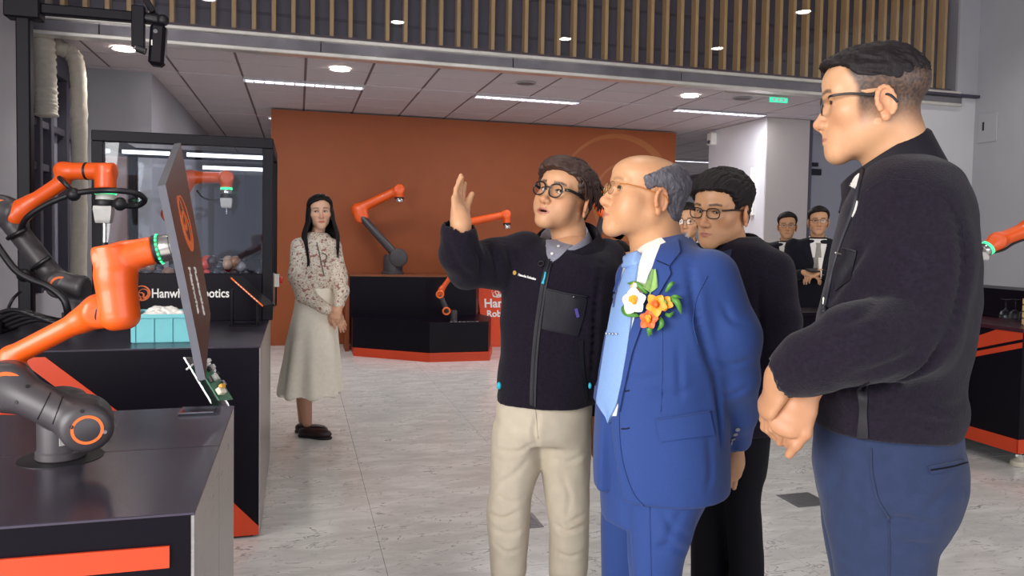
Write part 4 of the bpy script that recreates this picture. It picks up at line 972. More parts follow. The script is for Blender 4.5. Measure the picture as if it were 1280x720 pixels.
class Head:
    def __init__(s, R, pos, scale=1.0, h=.0018, jaw=1.0, wide=1.0, cheek=0.0, mouth=0.0, eyes=1.0, smile=0.0, neck=None, neck_r=.056, skin=SKIN, lip=LIP, brow=1.0, nose=1.0, gaze=(0, 1, 0), chin=0.0, fade=None, neck_r0=.053, top=.082):
        s.R, s.pos, s.sc = np.array(R), np.array(pos, float), scale; s.wide = wide; s.top = top
        nl = (np.array(neck, float)-s.pos)@s.R/scale if neck is not None else np.array([0, -.045, -.2])
        lo = np.minimum([-.102*wide, -.125, -.14], nl-.075); hi = np.maximum([.102*wide, .135, .135], nl+.075)
        f = Sdf(lo, hi, h); w = wide
        f.ell((0, -.008, .035), (.0755*w, .097, top)); f.ell((0, .032, .045), (.064*w, .061, top-.026), .03)
        f.ell((0, .026, -.03), (.064*w, .066, .078), .03)
        f.cone((0, -.022, -.05), nl, neck_r0, neck_r, .028)
        for q in (-1, 1):
            f.cone((q*.046*w*jaw, -.002, -.056), (q*.015*jaw, .070, -.098-chin), .016, .017, .03)
            f.ell((q*.046*w, .050, -.022), (.021, .022, .019), .025)
            if cheek: f.ell((q*.038*w, .052, -.052), (.026+cheek, .024+cheek, .028+cheek), .03)
        f.ell((0, .077, -.1-chin), (.023*jaw, .018, .018), .022)
        f.ell((0, .070, -.069), (.034, .025, .026), .022)
        for q in (-1, 1):
            f.ell((q*.031, .103, -.001), (.021, .022, .0125), .018, mode='sub')
            f.cone((q*.047*w, .070, .021), (q*.013, .0855, .019), .009, .009, .014)
            f.ell((q*.0315, .0665, -.001), (.0165, .0165, .0135), .007)
        f.cone((0, .084, .004), (0, .1055, -.035), .0072*nose, .0105*nose, .010)
        f.ell((0, .108, -.038), (.0112*nose, .0102, .0098*nose), .006)
        for q in (-1, 1): f.ell((q*.0122*nose, .0965, -.0415), (.0085*nose, .0115, .0082*nose), .006)
        f.cone((0, .097, -.048), (0, .092, -.058), .008, .008, .012)
        for q in (-1, 1): f.ell((q*.0068, .102, -.0497), (.0038, .0058, .0036), .003, mode='sub')
        mz = -.0712; mo = mouth
        for q in (-1, 1):
            c = (q*(.0255+.004*smile), .0855-.003*smile, mz+.005*smile)
            f.cone(c, (q*.008, .0960, mz+.0042+mo*.3), .0035, .0048, .004); f.cone((q*.008, .0960, mz+.0042+mo*.3), (0, .0965, mz+.0035+mo*.3), .0048, .0046, .003)
            f.cone(c, (q*.009, .0950, mz-.0052-mo*.8), .0035, .0060, .004); f.cone((q*.009, .0950, mz-.0052-mo*.8), (0, .0955, mz-.0055-mo*.8), .0060, .0062, .003)
            f.cone(c, (0, .1065, mz), .0011, .0013, .0015, mode='sub')
        if mo > 0: f.ell((0, .095, mz-.25*mo), (.016, .022, mo*.62), .003, mode='sub')
        for q in (-1, 1):    # eye slits
            Rq = rotm((0, 1, 0), -q*.10)
            f.ell((q*.0315, .0865, -.0012), (.0138, .0135, .0044*eyes), .0022, Rq, 'sub')
        for q in (-1, 1):    # ears
            Re = rotm((0, 0, 1), -q*.42)@rotm((1, 0, 0), -.16); e0 = np.array([q*.0765*w, -.016, -.017])
            f.ell(e0, (.0055, .0185, .031), .007, Re)
            t = np.linspace(-.5, 4.2, 12); P = [e0+Re@np.array([q*.004, .0172*math.cos(a), .0292*math.sin(a)*(1.0 if math.sin(a) > 0 else .92)]) for a in t]
            f.chain(P, [.0042]*12, .003)
            f.ell(e0+Re@np.array([q*.009, .002, -.001]), (.0085, .0095, .0170), .004, Re, 'sub'); f.ell(e0+Re@np.array([q*.003, .006, -.0285]), (.0055, .0085, .0095), .005, Re)
            f.cone(e0+Re@np.array([q*.003, .0125, -.005]), e0+Re@np.array([q*.003, .0125, -.012]), .0045, .0045, .003)
        V, Fq = f.mesh(); V = relax(V, Fq, 1, .4); s.Vl = V; s.F = Fq
        x, y, z = V.T; ax_ = np.abs(x); C = np.tile(np.array(skin), (len(V), 1))
        def mixc(c, m):
            nonlocal C
            C = C*(1-m[:, None])+np.array(c)*m[:, None]
        mixc(np.array(skin)*np.array([1.0, .78, .74]), .45*np.exp(-((ax_-.045)**2+(z+.035)**2)/.0006)*(y > .02))
        mixc(np.array(skin)*np.array([.98, .74, .70]), .5*np.exp(-((ax_)**2+(z+.04)**2)/.0003)*(y > .09))
        mixc(np.array(skin)*np.array([1.0, .76, .70]), .55*smoothstep(.070*w, .080*w, ax_)*(y < .02)*(np.abs(z+.015) < .045))
        zu = mz+.0085+mo*.3-.30*ax_-.002*np.exp(-(ax_/.003)**2); zl = mz-.0105-mo*.8+.36*ax_
        lm = smoothstep(-.0012, .0012, np.minimum(zu-z, z-zl))*smoothstep(.0275, .0245, ax_)*(y > .075)
        mixc(lip, .85*lm)
        if mo > 0: mixc(np.array(lip)*.12, 1.0*(((x/.015)**2+((z-mz+.25*mo)/(mo*.6))**2) < 1)*(y < .0925)*(y > .06))
        bz = .0225+.10*np.clip(ax_-.015, 0, .02)-.28*np.clip(ax_-.040, 0, .03)
        bm = smoothstep(.0052, .0028, np.abs(z-bz))*smoothstep(.012, .016, ax_)*smoothstep(.056, .050, ax_)*(y > .04)
        mixc(BROW, np.clip(.95*brow*bm*(.8+.35*vnoise(V, 700, 2)), 0, 1))
        em = ((ax_-.0315)/.0150)**2+((z+.0012)/(.0044*eyes+.0016))**2      # lash line
        mixc(BROW, .95*smoothstep(1.25, .9, em)*smoothstep(-.0016, .0002, z)*(y > .06)); mixc(BROW, .35*smoothstep(1.1, .9, em)*(z < -.0012)*(y > .06))
        if fade is not None:
            fm = fade(V); mixc(BROW*1.1, np.clip(fm*(.95+.12*vnoise(V, 300, 9)), 0, 1))
        s.C = C; s.V = s.tw(V)
        s.gaze = np.array(gaze, float)
    def tw(s, P): return (np.asarray(P, float)*s.sc)@s.R.T+s.pos
    def eyes_mesh(s, parent):
        for q in (-1, 1):
            m = MB().sphere((0, 0, 0), .0138, 28, 20); V = np.array(m.v); g = s.gaze/np.linalg.norm(s.gaze); c = (V/.0138)@g
            col = np.tile(np.array(lin('#dcd5cd')), (len(V), 1)); col[c > .895] = lin('#2a1a12'); col[c > .97] = lin('#050404')
            V = V+np.array([q*.0315, .0655, -.0015])
            me = bpy.data.meshes.new('eye'); me.from_pydata([tuple(p) for p in s.tw(V)], [], m.f)
            at = me.color_attributes.new('Col', 'FLOAT_COLOR', 'POINT'); at.data.foreach_set('color', np.hstack([col, np.ones((len(V), 1))]).astype(np.float32).ravel())
            link('eye', me, m_eye, parent, 180)
def glasses(hd, parent, mat, rx=.0235, rz=.018, fr=.0016, y0=.0985, n=2.6, temple_mat=None, half_rim=False, z0=-.002, drop=0.0, tz=.006):
    g = bpy.data.objects.new('glasses', None); COL.objects.link(g); g.location = tuple(hd.tw((0, y0, 0))); g.parent = parent
    g.matrix_parent_inverse = Matrix.Translation(parent.location).inverted()
    bpy.context.view_layer.update()
    fm = MB(); w = hd.wide
    for q in (-1, 1):
        t = np.linspace(0, 2*math.pi, 41); c, s_ = np.cos(t), np.sin(t)
        X = np.sign(c)*np.abs(c)**(2/n)*rx; Z = np.sign(s_)*np.abs(s_)**(2/n)*rz; cx = q*.0325
        L = np.stack([cx+X, y0-.10*np.abs(cx+X)**1.0*.55+.003, z0+Z], 1)
        loop = hd.tw(L)
        if half_rim: fm.ring(loop[(Z >= -rz*.2)][:], fr*hd.sc, 8)
        else: fm.ring(loop[:-1].tolist()+[loop[0]], fr*hd.sc, 8, cap=False)
        ln = MB(); ce = loop[:-1].mean(0); ln.add([ce]+list(loop[:-1]), [(0, i+1, (i+1) % 40+1) for i in range(40)]); lo_ = ln.build('lens', m_lens, None)
        lo_.parent = g; lo_.matrix_parent_inverse = g.matrix_world.inverted()
        tp = [(q*(.0325+rx), y0-.0030-.02*.5, z0+tz), (q*(.068*w+.004), y0-.020, z0+tz+.001), (q*(.0765*w+.001), .045, z0+tz), (q*(.0785*w), .008, z0+.004), (q*.0795*w, -.022, z0+.001), (q*.078*w, -.038, z0-.016)]
        o = MB().ring(hd.tw(spline(tp, 24)), fr*hd.sc*1.15, 8, flat=1.7, up=hd.R[:, 2]).build('temple', temple_mat or mat, None, 180); o.parent = g; o.matrix_parent_inverse = g.matrix_world.inverted()
    fm.ring(hd.tw(spline([(-.0325+rx*.93, y0-.001, z0+.006), (0, y0+.003, z0+.009), (.0325-rx*.93, y0-.001, z0+.006)], 8)), fr*hd.sc, 8)
    o = fm.build('frame', mat, None, 180); o.parent = g; o.matrix_parent_inverse = g.matrix_world.inverted()
    return g
def hair_shell(hd, name, mat, parent, line, thick, h=.003, flow=None, amp=.003, extra=None, cut=None, freq=230, seed=1):
    """hair as a shell over the skull; line(x,y,z) > 0 where hair grows, thick(x,y,z) its depth"""
    f = Sdf((-.125, -.15, -.16), (.125, .15, .17), h); w = hd.wide
    X, Y, Z = f.ax[0][:, None, None], f.ax[1][None, :, None], f.ax[2][None, None, :]
    def ell(c, r):
        x, y, z = X-c[0], Y-c[1], Z-c[2]; q = np.sqrt((x/r[0])**2+(y/r[1])**2+(z/r[2])**2); g = np.sqrt((x/r[0]**2)**2+(y/r[1]**2)**2+(z/r[2]**2)**2)+1e-6; return q*(q-1)/g
    a, b = ell((0, -.008, .035), (.0755*w, .097, hd.top)), ell((0, .032, .045), (.064*w, .061, hd.top-.026)); c = ell((0, -.03, -.03), (.062*w, .068, .075))
    def smn(a, b, k): hh = np.maximum(k-np.abs(a-b), 0)/k; return np.minimum(a, b)-hh*hh*k*.25
    d = smn(smn(a, b, .03), c, .03)-thick(X, Y, Z); ln = line(X, Y, Z)
    k = .012; e = -ln; hh = np.maximum(k-np.abs(d-e), 0)/k
    f.D = (np.maximum(d, e)+hh*hh*k*.25).astype(np.float32)
    if extra: extra(f)
    V, Fq = f.mesh(); V = relax(V, Fq, 1)
    N = vnormals(V, Fq); fl = np.array(flow if flow is not None else (0, .25, 1.0)); fl = fl/np.linalg.norm(fl)
    Q = V+.004*np.stack([vnoise(V, 45, seed+i) for i in range(3)], 1)
    P = Q-np.outer(Q@fl, fl)*.92
    V = V+N*(amp*vnoise(P, freq, seed)+.7*amp*vnoise(P, freq*.45, seed+4))[:, None]
    return qmesh(name, hd.tw(V), Fq, mat, parent)
def skull(hd, p, off):
    c = np.array([0, -.008, .035]); r = np.array([.0755*hd.wide, .097, hd.top])+off; d = np.array(p, float)-c
    return c+d/np.linalg.norm(d/r)
def locks(hd, name, mat, parent, strands, n=7, k=14):
    """tapered locks; each strand: (points, radius)"""
    m = MB()
    for pts, r in strands:
        P = spline(pts, k); t = np.linspace(0, 1, len(P)); m.ring(hd.tw(P), hd.sc*r*(np.sin(np.pi*np.clip(t*.85+.12, 0, 1))**.7+.05), n, flat=.55)
    return m.build(name, mat, parent, 180, fix=False)
FING = ((.0245, .094, .0088), (.0085, .100, .0090), (-.0085, .095, .0086), (-.0235, .080, .0076))   # side offset, reach, radius
def hand(f, wrist, pdir, nrm, right=True, curl=(.25, .3, .25), spread=.06, thumb=(.5, .35), scale=1.0, fist=False, curls=None, k=.004):
    """adds a hand to Sdf f: pdir from wrist to knuckles, nrm out of the palm; returns nails"""
    p = np.array(pdir, float); p /= np.linalg.norm(p); n = np.array(nrm, float); n -= p*(n@p); n /= np.linalg.norm(n)
    t = np.cross(n, p)*(-1 if right else 1)       # towards the thumb
    w = np.array(wrist, float); S = scale; R = np.stack([t, p, n], 1); out = []
    f.ell(w+p*.050*S, np.array([.042, .052, .0165])*S, .01, R); f.ell(w+p*.078*S+t*.002*S, np.array([.041, .022, .0135])*S, .008, R); f.cone(w-p*.01, w+p*.03*S, .026*S, .027*S, .02)
    f.ell(w+p*.035*S+t*.022*S+n*.006*S, np.array([.017, .030, .015])*S, .01, R)
    for i, (off, reach, r) in enumerate(FING):
        L = (reach*.47*S, reach*.30*S, reach*.23*S); cu = curls[i] if curls else curl
        c = w+p*(.088-.006*abs(i-1.2))*S+t*off*1.06*S; a = 0.0; sp = spread*(1.5-i)/1.5
        d0 = p*math.cos(sp)+t*math.sin(sp); pts = [c-d0*.02*S, c]; 
        for j in range(3):
            a += cu[j]; dd = d0*math.cos(a)+n*math.sin(a); pts.append(pts[-1]+dd*L[j])
        f.chain(pts, [r*1.05*S, r*1.08*S, r*.98*S, r*.92*S, r*.80*S], k); out.append(pts)
    b0 = w+p*.028*S+t*.028*S+n*.004*S; a, bnd = thumb
    d1 = p*math.cos(a)+t*math.sin(a)+n*.15; d1 /= np.linalg.norm(d1); d2 = p*math.cos(a-bnd)+t*math.sin(a-bnd)+n*.35; d2 /= np.linalg.norm(d2)
    pts = [b0, b0+d1*.042*S, b0+d1*.042*S+d2*.032*S, b0+d1*.042*S+d2*.032*S+(d2+.25*n)*.024*S]
    f.chain(pts, [.0135*S, .0115*S, .0105*S, .0085*S], .006); out.append(pts)
    return out
def join_parts(parts):
    V = []; Fq = []; C = []; o = 0
    for v, q, c in parts:
        V.append(v); Fq.append(q+o); C.append(c if np.ndim(c) == 2 else np.tile(np.array(c), (len(v), 1))); o += len(v)
    return np.vstack(V), np.vstack(Fq), np.vstack(C)
def ploft(f, rows, uc, n=2.3, k=.02):
    """rows: (v, uL, uR, depth, half-thickness[, n]): outline of a limb or trunk as seen, with its real depth; uc: where the figure stands"""
    th = math.atan((uc-CXP)/F_PX); ey = FH*math.cos(th)+RH*math.sin(th); ex = RH*math.cos(th)-FH*math.sin(th); out = []
    for r in rows:
        v, uL, uR, d, b = r[:5]; c = W((uL+uR)/2, v, d); out.append((c[2], c[0], c[1], (uR-uL)/2*d/F_PX*math.cos(th), b, r[5] if len(r) > 5 else n))
    return f.loft(out, k, ex, ey)
def folds(amp, scale, seed, stretch=(1, 1, 1), fine=0.0):
    st = np.array(stretch)
    def fn(V):
        a = vnoise(V*st, scale, seed); b = vnoise(V*st+3.3, scale*2.1, seed+7)
        return amp*((1-2*np.abs(a))*.6+.4*b)+(fine*vnoise(V, 160, seed+3) if fine else 0)
    return fn
def on_px(bv, pts, lift=.001, n=24, d0=2.0):
    """a line drawn over a surface: pixel waypoints cast onto it"""
    P = spline(np.array([(u, v, 0) for u, v in pts]), n)[:, :2]
    H = [hit(bv, u, v, lift, d0) for u, v in P]; return np.array([h[0] for h in H]), np.array([h[1] for h in H])

def patch(name, bv, poly, mat, parent, lift=.004, rows=14, cols=8, d0=2.0, axis='v', smooth=60, back=.006):
    """a cloth panel laid over a surface: the outline (pixels) is cast on it and raised by lift"""
    P = np.array(poly, float); P = P if axis == 'v' else P[:, ::-1]; lo, hi = P[:, 1].min(), P[:, 1].max(); G = []
    for v in np.linspace(lo+1e-3, hi-1e-3, rows):
        xs = []
        for i in range(len(P)):
            a, b = P[i], P[(i+1) % len(P)]
            if (a[1]-v)*(b[1]-v) < 0: xs.append(a[0]+(b[0]-a[0])*(v-a[1])/(b[1]-a[1]))
        if len(xs) < 2: continue
        for t in np.linspace(0, 1, cols):
            q = (min(xs)+(max(xs)-min(xs))*t, v); q = q if axis == 'v' else q[::-1]; G.append(hit(bv, q[0], q[1], 0, d0))
    n = len(G)//cols; top = [p+nn*lift for p, nn in G]; bot = [p-nn*back for p, nn in G]; V = top+bot; o = len(top); f = []
    for i in range(n-1):
        for j in range(cols-1): k = i*cols+j; f.append((k, k+1, k+cols+1, k+cols))
    ring_ = [j for j in range(cols)]+[i*cols+cols-1 for i in range(1, n)]+[(n-1)*cols+j for j in range(cols-2, -1, -1)]+[i*cols for i in range(n-2, 0, -1)]
    for a, b in zip(ring_, ring_[1:]+ring_[:1]): f.append((a, a+o, b+o, b))
    return MB().add(V, f).build(name, mat, parent, smooth)
def wall(name, loops, mat, parent, closed=False, smooth=70):
    """surface skinned through a list of loops (each the same number of points)"""
    n = len(loops[0]); v = [p for l in loops for p in l]; f = []
    for i in range(len(loops)-1):
        for j in range(n if closed else n-1): f.append((i*n+j, i*n+(j+1) % n, (i+1)*n+(j+1) % n, (i+1)*n+j))
    if not closed: f += [tuple(i*n for i in range(len(loops))), tuple(i*n+n-1 for i in range(len(loops)))[::-1]]
    return MB().add(v, f).build(name, mat, parent, smooth)
def neck_loop(c, ex, ey, ra, rb, gap, tilt=0.0, n=40, drop=0.0, sharp=2.0):
    """loop round a neck, open by +-gap radians towards ey; tilt raises the back, drop lowers the front ends"""
    t = np.linspace(gap, 2*math.pi-gap, n); out = []
    for a in t:
        k = math.cos(a); w_ = abs((a-math.pi)/(math.pi-gap+1e-6))**sharp
        out.append(np.array(c)+np.array(ex)*ra*math.sin(a)+np.array(ey)*rb*k+np.array([0, 0, -tilt*k-drop*w_]))
    return out
def crease(V, Fq, lines, amp=.006, sig=.008):
    N = vnormals(V, Fq)
    for L, a, s_ in lines:
        a = amp if a is None else a; s_ = sig if s_ is None else s_
        lo, hi = L.min(0)-.05, L.max(0)+.05; idx = np.where(((V > lo) & (V < hi)).all(1))[0]
        if not len(idx): continue
        d2 = ((V[idx][:, None, :]-L[None])**2).sum(2); j = d2.argmin(1); d2 = d2[np.arange(len(idx)), j]
        t = np.sin(np.pi*np.clip((j+.5)/len(L), 0, 1))**.6
        V[idx] -= N[idx]*(1.6*a*t*(np.exp(-d2/s_**2)-.55*np.exp(-d2/(2.2*s_)**2)))[:, None]
    return V
def garment(f, name, mat, parent, it=2, disp=None, creases=None, d0=2.0):
    """mesh a garment field, press px-drawn creases into it"""
    V, Fq = f.mesh(); V = relax(V, Fq, it)
    if disp is not None: V = V+vnormals(V, Fq)*disp(V)[:, None]
    if creases:
        bv = BVHTree.FromPolygons([Vector(p) for p in V], Fq.tolist())
        V = crease(V, Fq, [(on_px(bv, c[0], 0, 16, d0)[0], c[1] if len(c) > 1 else None, c[2] if len(c) > 2 else None) for c in creases])
    o = qmesh(name, V, Fq, mat, parent); return o, BVHTree.FromPolygons([Vector(p) for p in V], Fq.tolist())
def shoe(name, heel, fwd, mat, parent, L=.28, soles=None, w=.048, h=.075, low=False):
    """heel: floor point under the heel"""
    y = np.array(fwd, float); y[2] = 0; y /= np.linalg.norm(y); x = np.cross(y, (0, 0, 1)); P = np.array(heel, float); P[2] = 0; up = np.array([0, 0, 1.0])
    f = Sdf(P-.06+np.minimum(0, y*L)-np.array([.06, .06, 0])*0, P+np.array([.06, .06, .16])+np.maximum(0, y*L), .005); R = np.stack([x, y, up], 1)
    f.ell(P+y*L*.68+up*.035, (w, L*.34, .034), .02, R); f.ell(P+y*L*.2+up*(.034 if low else .045), (w*.8, L*.22, .034 if low else .045), .05, R); (None if low else f.cone(P+y*.05+up*.05, P+y*.055+up*.10, w*.8, w*.72, .02))
    f.op(lambda X, Y, Z: .012-Z+0*X+0*Y, P-1, P+1, 0, 'int')
    o = sdf_obj(f, name, mat, parent, 2)
    s2 = Sdf(P-.08+np.minimum(0, y*L), P+np.array([.08, .08, .1])+np.maximum(0, y*L), .005); s2.ell(P+y*L*.68+up*.01, (w*1.06, L*.35, .03), .02, R); s2.ell(P+y*L*.2+up*.01, (w*.86, L*.23, .03), .03, R)
    s2.op(lambda X, Y, Z: np.maximum(-Z+.0, Z-.018)+0*X+0*Y, P-1, P+1, 0, 'int'); sdf_obj(s2, 'sole', soles or m_rubber, o, 0); return o
def person(px, d, label, group=None):
    c = W(px, 500, d); c[2] = 0; return thing('person', c, label, 'person', group)
def inner_body(chains, h=.014):
    """coarse hidden body under the clothes, so that head and hands belong to one figure"""
    P = np.array([p for c in chains for p in c[0]]); f = Sdf(P.min(0)-.2, P.max(0)+.2, h)
    for pts, rad in chains: f.chain(pts, rad, .03)
    V, Fq = f.mesh(); return V, Fq, SKIN
m_fleece = pm('black_fleece', '#1c1722', .95, var=.25, scale=130, bump=.8, bscale=260, sheen=.08, spec=.12)
m_nylon = pm('black_nylon', '#15131b', .55, var=.1, scale=60, bump=.25, bscale=120, spec=.35)
m_zip = pm('zip_tape', '#1d1c26', .6, var=.1, scale=200)
m_zipm = pm('zip_metal', '#9c9890', .3, .9)
m_shirtw = pm('white_shirt', '#e8e4de', .75, var=.03, scale=80, bump=.15, bscale=900)
m_navyc = pm('navy_chino', '#27324f', .85, var=.07, scale=40, bump=.3, bscale=600, sheen=.1, spec=.2)
m_beige = pm('beige_chino', '#c4b9a5', .85, var=.05, scale=30, bump=.3, bscale=600, spec=.2)
m_blackc = pm('black_trouser', '#0b0911', .85, var=.1, scale=40, bump=.25, bscale=600, spec=.2)
m_suitb = pm('blue_wool', '#28417d', .75, var=.06, scale=300, bump=.25, bscale=900, sheen=.12, spec=.25)
m_suitd = pm('dark_suit', '#10101c', .8, var=.08, scale=200, spec=.25)
m_navys = pm('navy_shirt', '#1a2544', .75, var=.06, scale=200)
m_shoe = pm('black_leather', '#120f10', .35)

def pbox(us, vs, ds, h, z0=None):
    """an Sdf field spanning the given pixel and depth ranges"""
    P = np.array([W(u, v, d) for u in us for v in vs for d in ds]); lo, hi = P.min(0), P.max(0)
    if z0 is not None: lo[2] = z0
    return Sdf(lo, hi, h)
# ================================================================ tall man at the right, seen from his left side
PT = person(1105, 1.6, 'tall man in black fleece and navy trousers, hands clasped, at right')
ftd = -RH+FH*.44
hT = Head(face_frame(ftd, pitch=-.075), W(1093, 126, 1.60), 1.03, top=.070, h=.0017, jaw=1.04, wide=1.02, neck=W(1132, 236, 1.62), neck_r=.070, neck_r0=.062, cheek=.0, nose=1.02, eyes=1.1, brow=.9,
  fade=lambda V: np.clip(smoothstep(-.085, .005, V[:, 2]+.2*np.clip(-V[:, 1]-.03, 0, .1))*.97, 0, 1)*smoothstep(.040, .024, V[:, 1]-.45*np.clip(V[:, 2]-.02, 0, .1))*(np.abs(V[:, 0]) < .0795)*smoothstep(-.085, -.05, V[:, 2])*np.where((np.abs(V[:, 0]) > .072) & (V[:, 2] < .012) & (V[:, 1] > -.04), 0, 1))
f = pbox((920, 1030), (440, 590), (1.35, 1.75), .0028)
hand(f, W(981, 471, 1.50), -.35*RT-.85*UP+.3*FW, .9*RT-.35*UP+.1*FW, right=False, curl=(.5, .7, .4), scale=.94); f.cone(W(976, 470, 1.50), W(1005, 462, 1.50), .030, .034, .02)
V1, F1 = f.mesh(); V1 = relax(V1, F1, 1, .4)
f = pbox((920, 1045), (440, 600), (1.35, 1.75), .0026)
hand(f, W(1008, 491, 1.50), -.62*RT-.74*UP, .5*RT-.4*UP+.77*FW, right=True, curls=((1.05, 1.35, .8), (1.1, 1.35, .8), (1.15, 1.35, .8), (1.2, 1.3, .8)), thumb=(.45, .55), scale=.98, k=.0025); f.cone(W(998, 492, 1.53), W(1022, 478, 1.58), .030, .034, .02)
V2, F2 = f.mesh(); V2 = relax(V2, F2, 1, .4)
ib = inner_body([([W(1125, 240, 1.62), W(1120, 330, 1.62), W(1115, 480, 1.62), W(1110, 560, 1.62)], [.08, .10, .10, .09])])
V, Fq, C = join_parts([(hT.V, hT.F, hT.C), (V1, F1, SKIN*np.array([.80, .74, .72])), (V2, F2, SKIN*np.array([.80, .72, .70])), ib])
qmesh('body', V, Fq, m_skin, PT, C); hT.eyes_mesh(PT)
hair_shell(hT, 'hair', m_hairb, PT, lambda X, Y, Z: Z-np.interp(Y.ravel(), [-.12, -.08, .0, .03, .045, .06, .08, .1], [.020, .020, .026, .036, .054, .068, .072, .074]).reshape(Y.shape)-.10*np.abs(X)**1.5, lambda X, Y, Z: -.0020+.0055*smoothstep(.015, .055, Z)-.004*smoothstep(-.04, -.09, Y)+.007*smoothstep(.03, .10, Z)+.008*smoothstep(.05, .10, Y)+0*X, amp=.0028, freq=260, flow=(0, .9, .4))
gT = glasses(hT, PT, m_frameb, rx=.0255, rz=.0155, fr=.0013, n=3.2, tz=.012, z0=-.005)
# jacket
f = Sdf(W(945, 565, 1.85)-np.array([.08, .1, .0]), W(1250, 150, 1.95)+np.array([.06, .1, .04]), .0062)
lo = np.min([W(u, v, d) for u in (945, 1245) for v in (150, 575) for d in (1.25, 2.0)], 0); hi = np.max([W(u, v, d) for u in (945, 1245) for v in (150, 575) for d in (1.25, 2.0)], 0)
f = Sdf(lo, hi, .0065)
ploft(f, [(196, 1095, 1172, 1.62, .09), (212, 1076, 1192, 1.62, .14), (236, 1062, 1208, 1.62, .185), (290, 1044, 1219, 1.62, .205), (340, 1032, 1222, 1.62, .21), (400, 1019, 1218, 1.62, .20), (445, 1014, 1210, 1.62, .195), (480, 1012, 1203, 1.62, .19), (508, 1013, 1206, 1.62, .19), (530, 1017, 1199, 1.62, .185)], 1115, 2.4)
f.chain([W(1140, 268, 1.52), W(1146, 335, 1.47), W(1138, 418, 1.45)], [.088, .082, .078], .05)
f.chain([W(1140, 418, 1.43), W(1075, 430, 1.40), W(1010, 452, 1.44), W(986, 466, 1.46)], [.080, .074, .058, .046], .02)
f.chain([W(1120, 260, 1.76), W(1095, 410, 1.79), W(1040, 470, 1.66), W(1012, 486, 1.58)], [.09, .075, .055, .042], .03)
f.cone(W(979, 468, 1.47), W(940, 478, 1.5), .040, .042, .004, 'sub')
jT, bT = garment(f, 'jacket', m_fleece, PT, 2, folds(.006, 8, 5, (1, 1, 1.3)), [([(1085, 300), (1060, 340), (1030, 385)], .010, .016), ([(1190, 250), (1205, 320), (1195, 390), (1170, 440)], .010, .016), ([(1030, 492), (1090, 482), (1150, 462), (1180, 430)], .016, .012), ([(1070, 470), (1110, 458), (1150, 440)], .008, .014), ([(1040, 405), (1075, 395), (1100, 370)], .008, .014), ([(1150, 505), (1180, 512), (1203, 508)], .008, .012), ([(1130, 520), (1165, 528), (1200, 527)], .006, .01)], 1.6)
# raised nylon collar, zip, chest pocket
def colT(r, lift): return None
cb, ct = W(1128, 218, 1.62), W(1122, 192, 1.62); e1, e2 = np.cross(ftd/np.linalg.norm(ftd), (0, 0, 1)), ftd/np.linalg.norm(ftd)
lp = lambda c, a, b, g, t, dr=0: neck_loop(c, e1, e2, a, b, g, t, 44, dr)
wall('collar', [lp(W(1114, 226, 1.62), .112, .104, .22, .040, .03), lp(W(1112, 213, 1.62), .100, .094, .20, .044, .02), lp(W(1106, 195, 1.62), .088, .086, .20, .050, .012), lp(W(1105, 192, 1.62), .083, .081, .20, .050, .012), lp(W(1110, 209, 1.62), .086, .082, .22, .046, .02), lp(W(1112, 224, 1.62), .092, .084, .24, .042, .03)], m_nylon, PT)
P_, N_ = on_px(bT, [(1080, 212), (1073, 240), (1068, 262), (1055, 296), (1044, 330), (1036, 365), (1031, 390)], .002, 30, 1.55); MB().ring(P_, .0045, 8).build('zip', m_zip, PT, 180); MB().ring(P_+N_*.004, .0012, 6).build('zip_teeth', m_zip, PT, 180)
patch('chest_pocket', bT, [(1055, 311), (1072, 314), (1064, 350), (1045, 364), (1043, 340)], m_nylon, PT, .003, d0=1.5)
P_, N_ = on_px(bT, [(1055, 311), (1062, 312), (1072, 314)], .004, 12, 1.5); MB().ring(P_, .0018, 6).build('pocket_zip', m_zip, PT, 180)
p, n = hit(bT, 1053, 318, .005, 1.5); MB().obox(p, (.004, .004, .022), frame(n, UP)@rotm((0, 0, 1), .5), .002).build('zip_pull', m_zipm, PT)
p, n = hit(bT, 1032, 376, .005, 1.5); MB().obox(p, (.004, .004, .018), None, .002).build('zip_pull', m_zipm, PT)
patch('side_placket', bT, [(1072, 478), (1086, 477), (1084, 515), (1086, 553), (1071, 551), (1075, 515)], m_nylon, PT, .004, d0=1.5)
P_, N_ = on_px(bT, [(1084, 238), (1110, 226), (1150, 228), (1180, 248), (1202, 285), (1208, 330)], .0005, 36, 1.5); MB().ring(P_, .0012, 6).build('shoulder_seam', m_fleece, PT, 180)
patch('shirt_collar', bT, [(1059, 229), (1071, 214), (1073, 222), (1069, 236)], m_shirtw, PT, .006, 8, 5, 1.55)
patch('shirt_placket', bT, [(1070, 244), (1073, 251), (1070, 264), (1064, 275), (1067, 260)], m_shirtw, PT, .003, 8, 4, 1.55)
wall('shirt_cuff', [[W(1003, 491, 1.545)+.036*(math.cos(a)*UP+math.sin(a)*FW) for a in np.linspace(0, 2*math.pi, 20)], [W(1014, 485, 1.56)+.040*(math.cos(a)*UP+math.sin(a)*FW) for a in np.linspace(0, 2*math.pi, 20)]], m_shirtw, PT)
